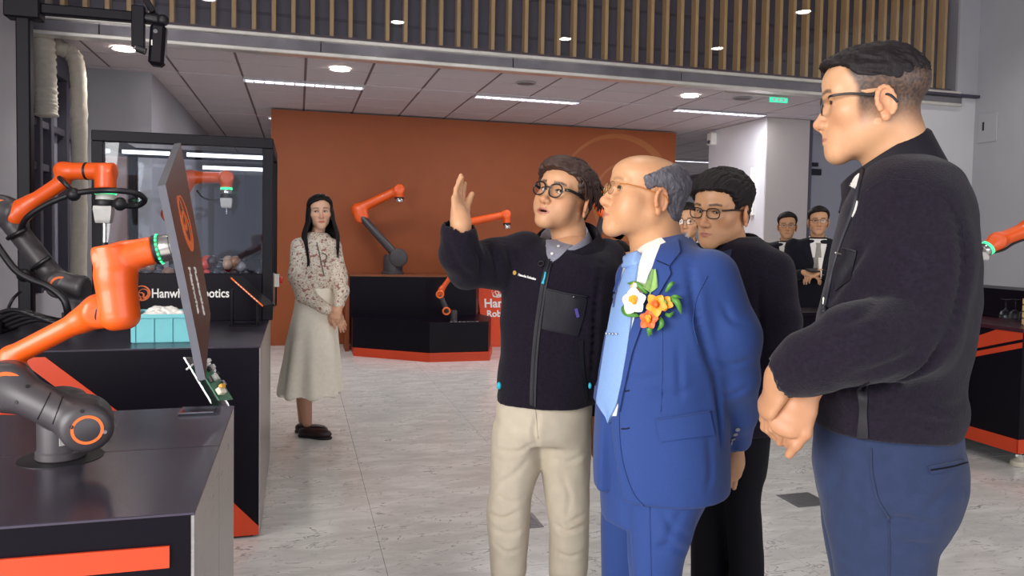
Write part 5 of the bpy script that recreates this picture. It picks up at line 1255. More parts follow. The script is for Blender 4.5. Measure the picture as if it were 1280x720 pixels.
# trousers
lo = np.min([W(u, v, d) for u in (990, 1230) for v in (510, 1160) for d in (1.3, 1.9)], 0); hi = np.max([W(u, v, d) for u in (990, 1230) for v in (510, 1160) for d in (1.3, 1.9)], 0); lo[2] = .02
f = Sdf(lo, hi, .008)
ploft(f, [(525, 1016, 1200, 1.62, .16), (550, 1014, 1203, 1.62, .17), (580, 1012, 1209, 1.62, .185), (612, 1019, 1204, 1.62, .18), (650, 1028, 1188, 1.62, .16)], 1110, 2.3)
for dd, sh in ((1.54, 0), (1.71, -6)):
    ploft(f, [(600, 1020+sh, 1204+sh, dd, .09), (640, 1028+sh, 1190+sh, dd, .088), (668, 1031+sh, 1176+sh, dd, .085), (692, 1035+sh, 1172+sh, dd, .083), (725, 1042+sh, 1168+sh, dd, .08), (860, 1058+sh, 1150+sh, dd, .07), (1000, 1066+sh, 1140+sh, dd, .06), (1150-(dd-1.54)*300, 1068+sh, 1138+sh, dd, .058)], 1105, 2.2)
tT, btT = garment(f, 'trousers', m_navyc, PT, 2, folds(.003, 10, 15), [([(1170, 660), (1130, 650), (1100, 652)], .010, .012), ([(1165, 683), (1120, 680)], .008, .010), ([(1195, 600), (1170, 628), (1145, 640)], .007, .012), ([(1030, 560), (1050, 585), (1040, 620)], .006, .014), ([(1105, 600), (1080, 640), (1070, 690)], .005, .014)], 1.6)
P_, N_ = on_px(btT, [(1089, 560), (1090, 590), (1097, 622), (1111, 647)], .001, 20, 1.55); MB().ring(P_, .0022, 6).build('pocket_edge', m_navyc, PT, 180)
P_, N_ = on_px(btT, [(1111, 650), (1112, 690), (1111, 740)], .0005, 12, 1.55); MB().ring(P_, .0014, 6).build('side_seam', m_navyc, PT, 180)
patch('back_pocket', btT, [(1160, 583), (1205, 574), (1207, 582), (1162, 594)], m_navyc, PT, .004, axis='u', d0=1.55)
P_, N_ = on_px(btT, [(1162, 588), (1185, 584), (1206, 578)], .005, 12, 1.55); MB().ring(P_, .0016, 6).build('pocket_slit', m_blackc, PT, 180)
for dd in (1.54, 1.71): shoe('shoe', W(1120, 1150, dd), ftd, m_shoe, PT)
# ================================================================ older man in the blue suit
PB = person(825, 2.05, 'balding older man in bright blue suit wearing an orchid corsage')
fbd = -RH*.93-FH*.10
hB = Head(face_frame(fbd, pitch=.16), W(808, 243, 2.06), 1.04, h=.0018, jaw=1.10, wide=1.05, cheek=.008, neck=W(824, 325, 2.10), neck_r=.072, neck_r0=.066, nose=1.1, eyes=1.35, brow=.35, chin=.002, top=.064, skin=SKIN*np.array([1.0, .97, .93]))
ib = inner_body([([W(826, 330, 2.1), W(840, 420, 2.1), W(835, 520, 2.1), W(825, 590, 2.1)], [.08, .11, .10, .08])])
f = pbox((880, 950), (530, 625), (1.98, 2.3), .003); hand(f, W(919, 562, 2.13), -.25*RT-.95*UP, RT*.3+FW*.9, right=False, curl=(.4, .5, .3), scale=.85); Vh, Fh = f.mesh()
V, Fq, C = join_parts([(hB.V, hB.F, hB.C), (relax(Vh, Fh, 1), Fh, SKIN), ib]); qmesh('body', V, Fq, m_skin, PB, C); hB.eyes_mesh(PB)
hair_shell(hB, 'hair', m_hairg, PB, lambda X, Y, Z: np.minimum(np.minimum(Z-np.interp(Y.ravel(), [-.12, -.06, -.035, -.02, .0, .02, .03, .04], [-.075, -.06, -.03, .012, .014, -.005, -.005, .05]).reshape(Y.shape), np.interp(np.abs(X).ravel(), [0, .03, .055, .08], [-.06, -.05, -.01, .028]).reshape(X.shape)-Y+.0*Z+np.where(Z < .06, .012, 0)), (.090-.10*np.clip(Y+.05, 0, 1)*6)-Z+0*X), lambda X, Y, Z: .002+.005*smoothstep(-.05, .05, Z)+0*X+0*Y, amp=.0022, freq=330, flow=(0, .8, .6))
glasses(hB, PB, pm('rimless_steel', '#a98a55', .25, .8), rx=.0235, rz=.0165, fr=.0008, temple_mat=m_framea, tz=.010, z0=-.003, y0=.101, n=2.8)
U = (760, 960)
lo = np.min([W(u, v, d) for u in (725, 965) for v in (270, 650) for d in (1.75, 2.4)], 0); hi = np.max([W(u, v, d) for u in (725, 965) for v in (270, 650) for d in (1.75, 2.4)], 0)
f = Sdf(lo, hi, .007)
ploft(f, [(292, 815, 856, 2.1, .07), (306, 800, 872, 2.1, .13), (322, 789, 890, 2.1, .175), (345, 781, 903, 2.1, .205), (390, 767, 912, 2.1, .215), (440, 755, 915, 2.1, .215), (490, 746, 912, 2.1, .21), (540, 742, 910, 2.1, .215), (580, 741, 911, 2.1, .215), (603, 742, 911, 2.1, .212)], 835, 2.4)
f.chain([W(886, 348, 1.97), W(914, 420, 1.96), W(917, 470, 1.99)], [.078, .070, .064], .035); f.chain([W(917, 470, 1.99), W(920, 515, 2.06), W(921, 548, 2.11)], [.064, .054, .040], .02); f.cone(W(921, 556, 2.12), W(917, 590, 2.14), .030, .030, .003, 'sub')
f.chain([W(800, 350, 2.30), W(790, 440, 2.34), W(850, 530, 2.30)], [.075, .062, .05], .03)
f.cone(W(757, 512, 1.98), W(764, 650, 1.96), .012, .050, .01, 'sub')
jB, bB = garment(f, 'jacket', m_suitb, PB, 2, folds(.0025, 8, 21, (1, 1, .7)), [([(862, 330), (868, 380), (880, 430), (893, 470)], .012, .014), ([(893, 470), (899, 520), (902, 560)], .012, .012), ([(903, 380), (915, 400), (935, 405)], .006, .010), ([(897, 450), (915, 456), (938, 450)], .006, .010), ([(900, 490), (918, 492), (934, 484)], .005, .009), ([(775, 470), (800, 474), (830, 468)], .004, .012), ([(848, 430), (850, 500)], .004, .010), ([(885, 545), (888, 590), (884, 612)], .005, .012), ([(790, 480), (840, 495), (870, 480)], .004, .012)], 2.0)
# opening: shirt, tie, lapels
patch('shirt_front', bB, [(786, 316), (800, 305), (825, 296), (838, 300), (812, 340), (795, 400), (783, 450), (775, 500), (771, 520), (758, 520), (760, 470), (768, 400), (778, 340)], m_shirtw, PB, .003, 24, 8)
tie = patch('tie', bB, [(785, 333), (800, 330), (797, 352), (793, 390), (786, 440), (779, 480), (774, 503), (763, 528), (749, 503), (754, 470), (762, 420), (771, 370), (780, 345)], pm('pale_blue_tie', '#7f9fd0', .6, var=.12, scale=500, bump=.2, bscale=700), PB, .010, 26, 7)
patch('tie_knot', bB, [(782, 322), (803, 319), (799, 334), (786, 337)], MATS['pale_blue_tie'], tie, .020, 8, 6, smooth=180)
for k in range(4): p, n = hit(bB, 764+4*k, 418.5, .014); MB().sphere(p, .0035, 10, 8).build('tie_clip_pearl', m_chrome, tie, 180)
# shirt collar
cN = W(822, 316, 2.09); e2 = fbd/np.linalg.norm(fbd); e1 = np.cross(e2, (0, 0, 1)); lp = lambda c, a, b, g, t, dr=0: neck_loop(c, e1, e2, a, b, g, t, 44, dr)
wall('shirt_collar', [lp(cN-np.array([0, 0, .02]), .078, .076, .16, .036, .012), lp(cN+np.array([0, 0, .012]), .074, .074, .16, .042, .008), lp(cN+np.array([0, 0, .016]), .077, .077, .16, .042, .008), lp(cN-np.array([0, 0, .022]), .092, .096, .24, .044, .035)], m_shirtw, PB)
wall('jacket_collar', [lp(cN-np.array([0, 0, .055]), .108, .106, .95, .050, .0), lp(cN-np.array([0, 0, .008]), .088, .086, 1.0, .050, .0), lp(cN-np.array([0, 0, .005]), .094, .090, 1.0, .050, .0), lp(cN-np.array([0, 0, .050]), .120, .122, .95, .056, .0)], m_suitb, PB)
patch('lapel', bB, [(829, 302), (846, 300), (850, 318), (836, 334), (841, 339), (826, 365), (806, 400), (792, 440), (781, 490), (776, 515), (775, 480), (786, 430), (799, 385), (812, 350), (820, 325)], m_suitb, PB, .008, 26, 7)
patch('lapel', bB, [(783, 335), (778, 355), (771, 385), (764, 430), (757, 470), (750, 505), (743, 500), (746, 460), (754, 415), (766, 375), (775, 345)], m_suitb, PB, .008, 24, 5)
P_, N_ = on_px(bB, [(774, 500), (774, 535), (777, 570), (784, 598), (795, 622), (810, 636)], .0015, 30); MB().ring(P_, .0022, 6).build('front_edge', m_suitb, PB, 180)
P_, N_ = on_px(bB, [(836, 334), (827, 330), (822, 328)], .0085, 10); MB().ring(P_, .0012, 6).build('lapel_notch', m_suitd, PB, 180)
patch('pocket_flap', bB, [(820, 526), (888, 515), (892, 543), (824, 552)], m_suitb, PB, .006, axis='u')
P_, N_ = on_px(bB, [(819, 525), (850, 520), (888, 514)], .004, 16); MB().ring(P_, .0025, 6).build('pocket_welt', m_suitb, PB, 180)
P_, N_ = on_px(bB, [(884, 345), (872, 370), (866, 400), (872, 430)], .001, 20); MB().ring(P_, .0014, 6).build('armhole_seam', m_suitb, PB, 180)
P_, N_ = on_px(bB, [(828, 410), (828, 460), (826, 515)], .0005, 12); MB().ring(P_, .0010, 6).build('front_dart', m_suitb, PB, 180)
for (u, v) in ((913, 553), (916, 548), (919, 542), (922, 536)):
    p, n = hit(bB, u, v, .002); MB().lathe([(.006, 0), (.0065, .002), (.005, .003), (.004, .0022), (0, .0022)], p, 16, axis=n).build('cuff_button', pm('horn_button', '#8f8d92', .3), PB, 40)
for v in (489, 536): P_, N_ = on_px(bB, [(777, v), (782, v), (787, v-1)], .001, 8); MB().ring(P_, .0016, 6).build('buttonhole', m_suitd, PB, 180)
# trousers
lo = np.min([W(u, v, d) for u in (725, 900) for v in (580, 975) for d in (1.75, 2.4)], 0); hi = np.max([W(u, v, d) for u in (725, 900) for v in (580, 975) for d in (1.75, 2.4)], 0); lo[2] = .02
f = Sdf(lo, hi, .008)
ploft(f, [(560, 752, 895, 2.1, .17), (600, 750, 890, 2.1, .17), (640, 751, 872, 2.1, .16)], 815)
ploft(f, [(600, 752, 830, 2.18, .085), (667, 751, 826, 2.18, .085), (720, 752, 820, 2.18, .08), (830, 762, 812, 2.18, .068), (935, 764, 812, 2.18, .062)], 790)
ploft(f, [(600, 790, 888, 1.99, .09), (640, 788, 872, 1.99, .09), (670, 784, 864, 1.99, .088), (690, 784, 857, 1.99, .085), (720, 786, 852, 1.99, .08), (850, 792, 846, 1.99, .07), (975, 794, 846, 1.99, .062)], 820)
tB, btB = garment(f, 'trousers', m_suitb, PB, 2, folds(.0025, 9, 31, (1, 1, .6)), [([(856, 690), (835, 682), (820, 684)], .009, .010), ([(862, 672), (840, 660), (828, 640)], .006, .010), ([(783, 610), (786, 660), (790, 720)], .006, .012), ([(852, 640), (838, 665), (830, 690)], .006, .012)], 2.0)
P_, N_ = on_px(btB, [(812, 632), (813, 680), (814, 740)], .001, 14); MB().ring(P_, .0014, 6).build('trouser_crease', m_suitb, PB, 180)
for (u, d) in ((800, 2.18), (830, 1.99)): shoe('shoe', W(u, 900, d), fbd, m_shoe, PB)
# corsage pinned to the lapel
CO = thing('corsage', hit(bB, 818, 385, .01)[0], 'corsage of white and orange orchids with green leaves on blue lapel', 'corsage')
m_petalw = pm('white_petal', '#efe9df', .55, var=.04, scale=60); m_petalo = pm('orange_petal', '#f29a1c', .5, var=.12, scale=50); m_petald = pm('deep_orange', '#d9611a', .5); m_leaf = pm('green_leaf', '#4f8a34', .45, var=.15, scale=60); m_leafp = pm('pale_leaf', '#8fb75e', .5, var=.1, scale=60)
def petal(c, n, ang, L, w_, mat, nm, cup=.35, par=CO):
    X = frame(n, UP); d = X[:, 0]*math.cos(ang)+X[:, 1]*math.sin(ang); sd = np.cross(n, d); V = []; f = []; nr, nc = 9, 5
    for i in range(nr):
        t = i/(nr-1)
        for j in range(nc):
            u_ = (j/(nc-1)-.5)*2; ww = w_*math.sin(math.pi*min(.97, .12+.85*t))**.8
            V.append(np.array(c)+d*L*t+sd*ww*u_+np.array(n)*(.006+cup*L*(t-.6*t*t)+.25*ww*u_*u_))
    for i in range(nr-1):
        for j in range(nc-1): k = i*nc+j; f.append((k, k+1, k+nc+1, k+nc))
    m = MB().add(V, f); V2 = [np.array(p)-np.array(n)*.0012 for p in V]; o = len(V); m.add(V2, [q[::-1] for q in f]); return m.build(nm, mat, par, 180, fix=False)
def flower(u, v, lift, L, w_, mat, cmat, a0, nm, n_p=5):
    p, n = hit(bB, u, v, lift); n = n*.8+(CAM-p)/np.linalg.norm(CAM-p)*.5; n /= np.linalg.norm(n)
    for k in range(n_p): petal(p, n, a0+2*math.pi*k/n_p, L*(1 if k % 2 else .9), w_, mat, nm)
    MB().sphere(p+n*.012, (.007, .007, .009), 10, 8).build('flower_centre', cmat, CO, 180)
    for k in range(2): petal(p+n*.006, n, a0+1.2+k*.7, L*.45, w_*.55, cmat, 'lip_petal', .6)
flower(801, 378, .022, .036, .017, m_petalw, m_petalo, .4, 'white_petal')
flower(824, 381, .024, .030, .012, m_petalo, m_petald, 1.0, 'orange_petal'); flower(815, 400, .022, .027, .011, m_petald, m_petalo, .2, 'orange_petal'); flower(832, 379, .016, .022, .010, m_petalo, m_leafp, 2.2, 'orange_petal'); flower(801, 360, .014, .015, .008, m_petalo, m_petalw, 2.0, 'small_orange_petal')
for (pts, r) in (([(812, 368), (804, 358), (790, 356)], .0065), ([(833, 366), (840, 358), (845, 356)], .005), ([(836, 372), (848, 378), (852, 392)], .0075), ([(838, 373), (846, 371), (853, 373)], .004), ([(784, 384), (792, 392), (803, 396)], .010), ([(814, 404), (815, 412), (813, 421)], .0065), ([(826, 396), (829, 405), (823, 413)], .006), ([(832, 392), (838, 394), (843, 389)], .005)):
    P_, N_ = on_px(bB, pts, .014, 12); t = np.linspace(0, 1, len(P_)); N2 = N_*.6+(CAM-P_)/np.linalg.norm(CAM-P_, axis=1)[:, None]; P_ = P_+N_*(.010*np.sin(np.pi*t))[:, None]
    MB().ribbon(P_, N2, 2*r*np.sin(np.pi*np.clip(.15+.8*t, 0, 1)), .0015).build('leaf', m_leaf, CO, 180)
P_, N_ = on_px(bB, [(815, 370), (818, 356), (820, 341)], .014, 14); MB().ring(P_, .0014, 6).build('fern_stem', m_leafp, CO, 180)
for i in range(2, len(P_)):
    for sg in (-1, 1):
        L = .018*(1-i/len(P_))+.004; a = P_[i]; b = a+RT*sg*L+UP*L*.7+N_[i]*.003; MB().ribbon([a, (a+b)/2, b], [N_[i]]*3, [.002, .004, .001], .001).build('fern_leaflet', m_leafp, CO)
MB().ring(on_px(bB, [(818, 385), (816, 405), (815, 418)], .012, 8)[0], .003, 8).build('stem', m_leafp, CO, 180)
# ================================================================ presenter in black fleece, right hand raised
PP = person(690, 2.48, 'man in black fleece and beige trousers raising his open hand')
fpd = -RH*.62-FH*.78
hP = Head(face_frame(fpd, roll=-.16, pitch=.22), W(707, 246, 2.49), 1.01, top=.068, h=.0018, jaw=.98, wide=1.0, mouth=.0055, neck=W(716, 318, 2.52), neck_r=.062, neck_r0=.056, eyes=1.35, brow=1.0, gaze=(-.35, 1, .28), skin=SKIN*np.array([1.04, 1.03, 1.02]), cheek=.002)
f = pbox((535, 610), (195, 320), (2.05, 2.5), .0028)
hand(f, W(576, 279, 2.26), UP*.80-RT*.12+FW*.55, RT*.85-FW*.30+UP*.25, right=True, curls=((.10, .10, .1), (.08, .12, .1), (.12, .18, .12), (.22, .3, .2)), spread=.03, thumb=(.04, .0), scale=.98); f.cone(W(576, 279, 2.26), W(576, 292, 2.275), .027, .029, .02)
V1, F1 = f.mesh()
f = pbox((715, 770), (495, 590), (2.3, 2.75), .003); hand(f, W(744, 516, 2.52), -UP*.97-.12*RT, RT*.6+FW*.5, right=False, curl=(.3, .4, .3), scale=.95); V2, F2 = f.mesh()
ib = inner_body([([W(715, 320, 2.5), W(700, 400, 2.5), W(685, 470, 2.5)], [.08, .10, .10])])
V, Fq, C = join_parts([(hP.V, hP.F, hP.C), (relax(V1, F1, 1, .4), F1, SKIN*1.05), (relax(V2, F2, 1, .4), F2, SKIN), ib]); qmesh('body', V, Fq, m_skin, PP, C); hP.eyes_mesh(PP)
hair_shell(hP, 'hair', m_hairbr, PP, lambda X, Y, Z: Z-np.interp(Y.ravel(), [-.12, -.06, -.035, -.02, .0, .02, .032, .045, .06, .08, .1], [-.07, -.055, -.02, .012, .014, -.006, -.010, .025, .050, .060, .066]).reshape(Y.shape)+.22*np.clip(X, 0, .1)*(Y > .05), lambda X, Y, Z: -.001*0+.005+.016*smoothstep(-.01, .07, Z)+.008*smoothstep(.02, .09, Y)*smoothstep(.05, .1, Z)-.010*smoothstep(0, .08, -X)*smoothstep(.02, .09, Y), amp=.004, freq=150, flow=(.9, .45, -.25))
rs = random.Random(3); st = []
for k in range(90):     # crown and fringe swept across the forehead
    a0 = rs.uniform(-.055, .04); y0 = rs.uniform(-.07, .055); L = rs.uniform(.035, .06); p0 = np.array([a0, y0, .2]); dv = np.array([rs.uniform(.35, .9), rs.uniform(.25, .75), 0]); dv /= np.linalg.norm(dv)
    P3 = [skull(hP, p0+dv*L*t, .014+.012*math.sin(math.pi*min(1, t*.9+.1))) for t in (0, .4, .8, 1.1)]
    if P3[-1][1] > .092 or P3[-1][2] < .060: continue
    st.append((P3, rs.uniform(.0045, .0075)))
for k in range(26):     # front edge of the fringe
    x0 = -.045+.09*k/25; P3 = [skull(hP, (x0-.02, .045, .2), .020), skull(hP, (x0, .075, .13), .022), skull(hP, (x0+.016, .100, .105), .016), skull(hP, (x0+.028, .108, .088-.012*(k < 8)), .008)]
    st.append((P3, rs.uniform(.006, .008)))
for k in range(44):     # side locks falling back over the temple
    for sg in (1, -1):
        y0 = rs.uniform(-.06, .06); z0 = rs.uniform(.045, .085); x0 = sg*(.070+.016*(z0 < .075)); L = rs.uniform(.04, .06)
        st.append(([(x0*.93, y0, z0), (x0*1.06, y0-L*.35, z0-L*.3), (x0*1.06, y0-L*.75, z0-L*.85), (x0*1.0, y0-L*.95, z0-L*1.25)], rs.uniform(.004, .0065)))
locks(hP, 'hair_locks', m_hairbr, PP, st)
glasses(hP, PP, m_frameb, rx=.0240, rz=.0215, fr=.0024, n=2.2, tz=.010, z0=-.004, y0=.101)
f = pbox((540, 800), (265, 535), (2.05, 2.8), .007)
ploft(f, [(301, 682, 738, 2.52, .05), (306, 660, 755, 2.52, .085), (314, 644, 766, 2.51, .115), (328, 634, 775, 2.5, .14), (355, 628, 774, 2.5, .155), (400, 626, 766, 2.5, .155), (440, 626, 757, 2.5, .15), (475, 622, 750, 2.5, .15), (500, 622, 744, 2.5, .15)], 690, 2.4)
f.chain([W(655, 318, 2.49), W(615, 330, 2.44), W(585, 334, 2.38)], [.076, .070, .066], .04); f.chain([W(585, 334, 2.38), W(575, 318, 2.33), W(573, 290, 2.28)], [.066, .062, .053], .02)
f.cone(W(574, 285, 2.275), W(577, 250, 2.25), .044, .050, .004, 'sub')
f.chain([W(757, 325, 2.52), W(765, 400, 2.54), W(758, 450, 2.52), W(746, 505, 2.52)], [.070, .060, .056, .044], .03)
jP, bP = garment(f, 'jacket', m_fleece, PP, 2, folds(.005, 9, 41), [([(607, 300), (618, 325), (622, 352)], .010, .012), ([(590, 300), (600, 325), (600, 350)], .008, .012), ([(630, 300), (640, 335), (634, 365)], .010, .014), ([(560, 300), (572, 330), (592, 350)], .006, .012), ([(752, 330), (745, 380), (742, 430), (738, 480)], .012, .012), ([(720, 440), (735, 445), (748, 440)], .005, .010)], 2.4)
cN = W(708, 299, 2.48); e2 = fpd*.9-RH*.0; e2 = (-RH*.35-FH*.93); e2 /= np.linalg.norm(e2); e1 = np.cross(e2, (0, 0, 1)); lp = lambda c, a, b, g, t, dr=0: neck_loop(c, e1, e2, a, b, g, t, 44, dr)
Zu = np.array([0, 0, 1.0])
wall('collar', [lp(cN-Zu*.045, .108, .100, .35, .030, .02), lp(cN+Zu*.012, .098, .092, .35, .040, .02), lp(cN+Zu*.020, .102, .096, .36, .042, .02), lp(cN-Zu*.018, .128, .122, .46, .040, .055), lp(cN-Zu*.020, .124, .118, .46, .040, .055), lp(cN-Zu*.052, .100, .094, .40, .030, .03)], m_fleece, PP)
o = lp(cN-Zu*.020, .1285, .1225, .46, .040, .055); MB().ring(o, .0028, 6).build('collar_binding', m_nylon, PP, 180)
m_denim = pm('grey_denim_shirt', '#8b8b98', .75, var=.18, scale=260, bump=.2, bscale=600)
patch('shirt_front', bP, [(682, 292), (724, 290), (716, 306), (700, 322), (688, 330), (683, 318)], m_denim, PP, .004, 12, 8, 2.4)
cS = W(705, 293, 2.475)
wall('shirt_collar', [lp(cS-Zu*.03, .078, .076, .28, .030, .03), lp(cS+Zu*.006, .074, .072, .28, .034, .025), lp(cS+Zu*.009, .077, .075, .28, .034, .025), lp(cS-Zu*.022, .094, .094, .42, .036, .055)], m_denim, PP)
for (u, v) in ((690, 319), (698, 310)): p, n = hit(bP, u, v, .006, 2.4); MB().lathe([(.005, 0), (.005, .002), (0, .002)], p, 12, axis=n).build('shirt_button', m_shirtw, PP)
P_, N_ = on_px(bP, [(687, 325), (682, 345), (676, 380), (670, 430), (667, 475), (666, 512)], .001, 40, 2.4); MB().ribbon(P_, N_, .020, .003).build('zip', m_nylon, PP, 40); MB().ring(P_+N_*.004, .0022, 6).build('zip_teeth', m_zip, PP, 180)
m_cyan = pm('cyan_cord', '#2fb6cf', .5)
P_, N_ = on_px(bP, [(682, 341), (681, 348), (679, 355)], .009, 8, 2.4); MB().ring(P_, [.003]*(len(P_)-2)+[.005, .005], 8).build('zip_pull', m_cyan, PP, 180)
p, n = hit(bP, 626, 482, .006, 2.4); MB().sphere(p, (.008, .008, .012), 10, 8).build('hem_toggle', m_cyan, PP, 180); p, n = hit(bP, 736, 482, .004, 2.4); MB().sphere(p, (.006, .006, .010), 10, 8).build('hem_toggle', m_cyan, PP, 180)
patch('chest_pocket', bP, [(683, 361), (734, 371), (730, 395), (722, 420), (677, 412), (680, 385)], m_nylon, PP, .004, 14, 10, 2.4)
P_, N_ = on_px(bP, [(684, 361), (710, 367), (734, 371)], .006, 14, 2.4); MB().ring(P_, .0026, 6).build('pocket_zip', m_zip, PP, 180)
p, n = hit(bP, 717, 371, .010, 2.4); MB().obox(p, (.007, .005, .026), frame(n, UP)@rotm((0, 0, 1), .5), .002).build('zip_pull', m_zipm, PP)
p, n = hit(bP, 721, 391, .006, 2.4); MB().obox(p, (.010, .028, .002), frame(n, UP)@rotm((0, 0, 1), .25), .0005).build('woven_tab', pm('purple_tab', '#4a3f8f', .5), PP)
p, n = hit(bP, 644, 341, .002, 2.4); MB().lathe([(.007, 0), (.007, .002), (.004, .003), (0, .003)], p, 16, axis=n).build('embroidered_logo', pm('gold_thread', '#c79a4a', .6), PP)
pa, n = hit(bP, 648, 344.5, .002, 2.4); pb, _ = hit(bP, 669, 350, .002, 2.4); text_mesh('embroidered_name', 'Hanwha Robotics', pa, pb-pa, UP, .0105, m_whitetxt, PP, .0008, .0003, xs=.82)
P_, N_ = on_px(bP, [(726, 425), (727, 455), (733, 505)], .001, 14, 2.4); MB().ribbon(P_, N_, .014, .003).build('side_placket', m_nylon, PP, 40)
# clip microphone
p, n = hit(bP, 677, 331, .008, 2.4); mc = MB().torus(p, n, .009, .002, 20, 6).build('clip_microphone', m_rubber, PP, 180)
# trousers
f = pbox((600, 760), (490, 850), (2.25, 2.75), .0075, .02)
ploft(f, [(480, 622, 742, 2.5, .125), (510, 621, 740, 2.5, .125), (535, 618, 737, 2.5, .125), (548, 617, 736, 2.5, .11)], 690)
ploft(f, [(530, 617, 674, 2.49, .095), (552, 615, 677, 2.49, .095), (575, 614, 676, 2.49, .09), (622, 611, 665, 2.48, .08), (645, 609, 663, 2.47, .078), (690, 613, 660, 2.47, .072), (720, 614, 657, 2.48, .07), (822, 618, 650, 2.48, .065)], 640, 2.2)
ploft(f, [(530, 674, 738, 2.5, .095), (552, 673, 739, 2.5, .095), (585, 677, 737, 2.5, .09), (635, 684, 737, 2.49, .08), (667, 688, 737, 2.48, .075), (690, 687, 735, 2.49, .072), (720, 687, 733, 2.5, .07), (820, 694, 730, 2.5, .065)], 710, 2.2)
tP, btP = garment(f, 'trousers', m_beige, PP, 2, folds(.005, 11, 51, (1, 1, .9)), [([(672, 520), (668, 540), (672, 556)], .009, .010), ([(664, 555), (645, 565), (618, 562)], .007, .009), ([(660, 575), (640, 595), (615, 608)], .006, .010), ([(612, 642), (628, 648), (648, 640)], .011, .008), ([(615, 660), (635, 668), (655, 660)], .008, .008), ([(690, 572), (710, 578), (732, 566)], .006, .009), ([(694, 655), (708, 664), (732, 656)], .012, .008), ([(734, 640), (715, 652), (700, 660)], .008, .008), ([(700, 590), (712, 620), (708, 650)], .005, .010), ([(618, 680), (634, 690), (654, 684)], .007, .008), ([(622, 620), (640, 628), (655, 622)], .006, .008), ([(696, 690), (712, 696), (730, 690)], .006, .008)], 2.4)
P_, N_ = on_px(btP, [(669, 512), (671, 530), (673, 548)], .001, 12, 2.4); MB().ring(P_, .0016, 6).build('fly_seam', m_beige, PP, 180)
for (u, d, k) in ((634, 2.48, -.3), (712, 2.5, .15)): shoe('shoe', W(u, 830, d)+FH*.05, -FH*.9-RH*(.45+k), pm('brown_leather', '#3a2a22', .4), PP)
# ================================================================ man in black with glasses behind the blue suit
PM_ = person(920, 2.55, 'man with glasses in plain black jacket standing behind the blue suit')
fmd = -RH*.70-FH*.60
hM = Head(face_frame(fmd, roll=-.06, pitch=-.12), W(903, 262, 2.56), 1.02, h=.0019, jaw=.97, wide=.99, neck=W(917, 330, 2.60), neck_r=.058, eyes=1.0, brow=1.0, skin=SKIN*np.array([1.04, 1.02, 1.0]), smile=-.25, gaze=(-.1, 1, -.05))
f = pbox((905, 980), (495, 600), (2.35, 2.75), .0028)
hand(f, W(951, 521, 2.50), -UP*.90-RT*.42, FW*.95-RT*.25, right=False, curls=((.25, .35, .2), (.3, .4, .25), (.35, .45, .25), (.4, .5, .3)), spread=.02, thumb=(.25, .1), scale=1.0); V1, F1 = f.mesh()
ib = inner_body([([W(920, 325, 2.6), W(930, 400, 2.6), W(925, 540, 2.6)], [.08, .10, .10])])
V, Fq, C = join_parts([(hM.V, hM.F, hM.C), (relax(V1, F1, 1, .4), F1, SKIN*np.array([.95, .88, .84])), ib]); qmesh('body', V, Fq, m_skin, PM_, C); hM.eyes_mesh(PM_)
short_line = lambda X, Y, Z: Z-np.interp(Y.ravel(), [-.12, -.06, -.035, -.02, .0, .02, .03, .042, .06, .08, .1], [-.07, -.055, -.02, .012, .014, -.004, -.006, .03, .058, .066, .072]).reshape(Y.shape)+0*X
hair_shell(hM, 'hair', m_hairb, PM_, lambda X, Y, Z: short_line(X, Y, Z)+.20*np.clip(X, 0, .1)*(Y > .05), lambda X, Y, Z: .005+.018*smoothstep(-.01, .08, Z)+0*X+0*Y, amp=.0035, freq=190, flow=(.3, .8, -.5))
rs = random.Random(5); st = []
for k in range(80):
    p0 = np.array([rs.uniform(-.06, .06), rs.uniform(-.06, .05), .2]); L = rs.uniform(.03, .05); dv = np.array([rs.uniform(-.2, .6), rs.uniform(.4, 1), 0]); dv /= np.linalg.norm(dv)
    P3 = [skull(hM, p0+dv*L*t, .014+.008*math.sin(math.pi*min(1, t*.9+.1))) for t in (0, .4, .8, 1.1)]
    if P3[-1][1] < .092 and P3[-1][2] > .06: st.append((P3, rs.uniform(.004, .006)))
for k in range(20):
    a = rs.uniform(0, 6.28); b = rs.uniform(.3, 1.1); p = np.array([.074*math.sin(b)*math.cos(a), -.008+.095*math.sin(b)*math.sin(a), .035+.095*math.cos(b)]); q = p*1.08+np.array([rs.uniform(-.01, .01), .012, .004]); st.append(([p*.98, (p+q)/2+np.array([0, 0, .004]), q], .0022))
locks(hM, 'hair_locks', m_hairb, PM_, st)
glasses(hM, PM_, m_frameb, rx=.0235, rz=.0165, fr=.0017, n=2.8, tz=.009, z0=-.003, temple_mat=pm('spectacle_frame_brown', '#2b1a18', .3))
f = pbox((850, 1005), (275, 560), (2.3, 2.95), .0075)
ploft(f, [(296, 905, 948, 2.6, .07), (306, 893, 962, 2.6, .11), (322, 884, 978, 2.6, .14), (345, 880, 986, 2.6, .155), (400, 880, 986, 2.6, .155), (460, 884, 980, 2.6, .15), (535, 886, 970, 2.6, .15)], 930, 2.4)
f.chain([W(968, 338, 2.52), W(976, 400, 2.47), W(972, 450, 2.46), W(955, 508, 2.49)], [.066, .060, .056, .042], .03); f.cone(W(953, 512, 2.495), W(944, 540, 2.5), .034, .036, .003, 'sub')
jM, bM = garment(f, 'jacket', m_fleece, PM_, 2, folds(.003, 9, 61), [([(948, 340), (950, 400), (955, 450)], .008, .012), ([(955, 440), (970, 446), (985, 440)], .006, .010), ([(950, 470), (965, 478), (980, 470)], .006, .010)], 2.5)
cN = W(913, 313, 2.585); e2 = fmd/np.linalg.norm(fmd); e1 = np.cross(e2, (0, 0, 1)); lp = lambda c, a, b, g, t, dr=0: neck_loop(c, e1, e2, a, b, g, t, 44, dr)
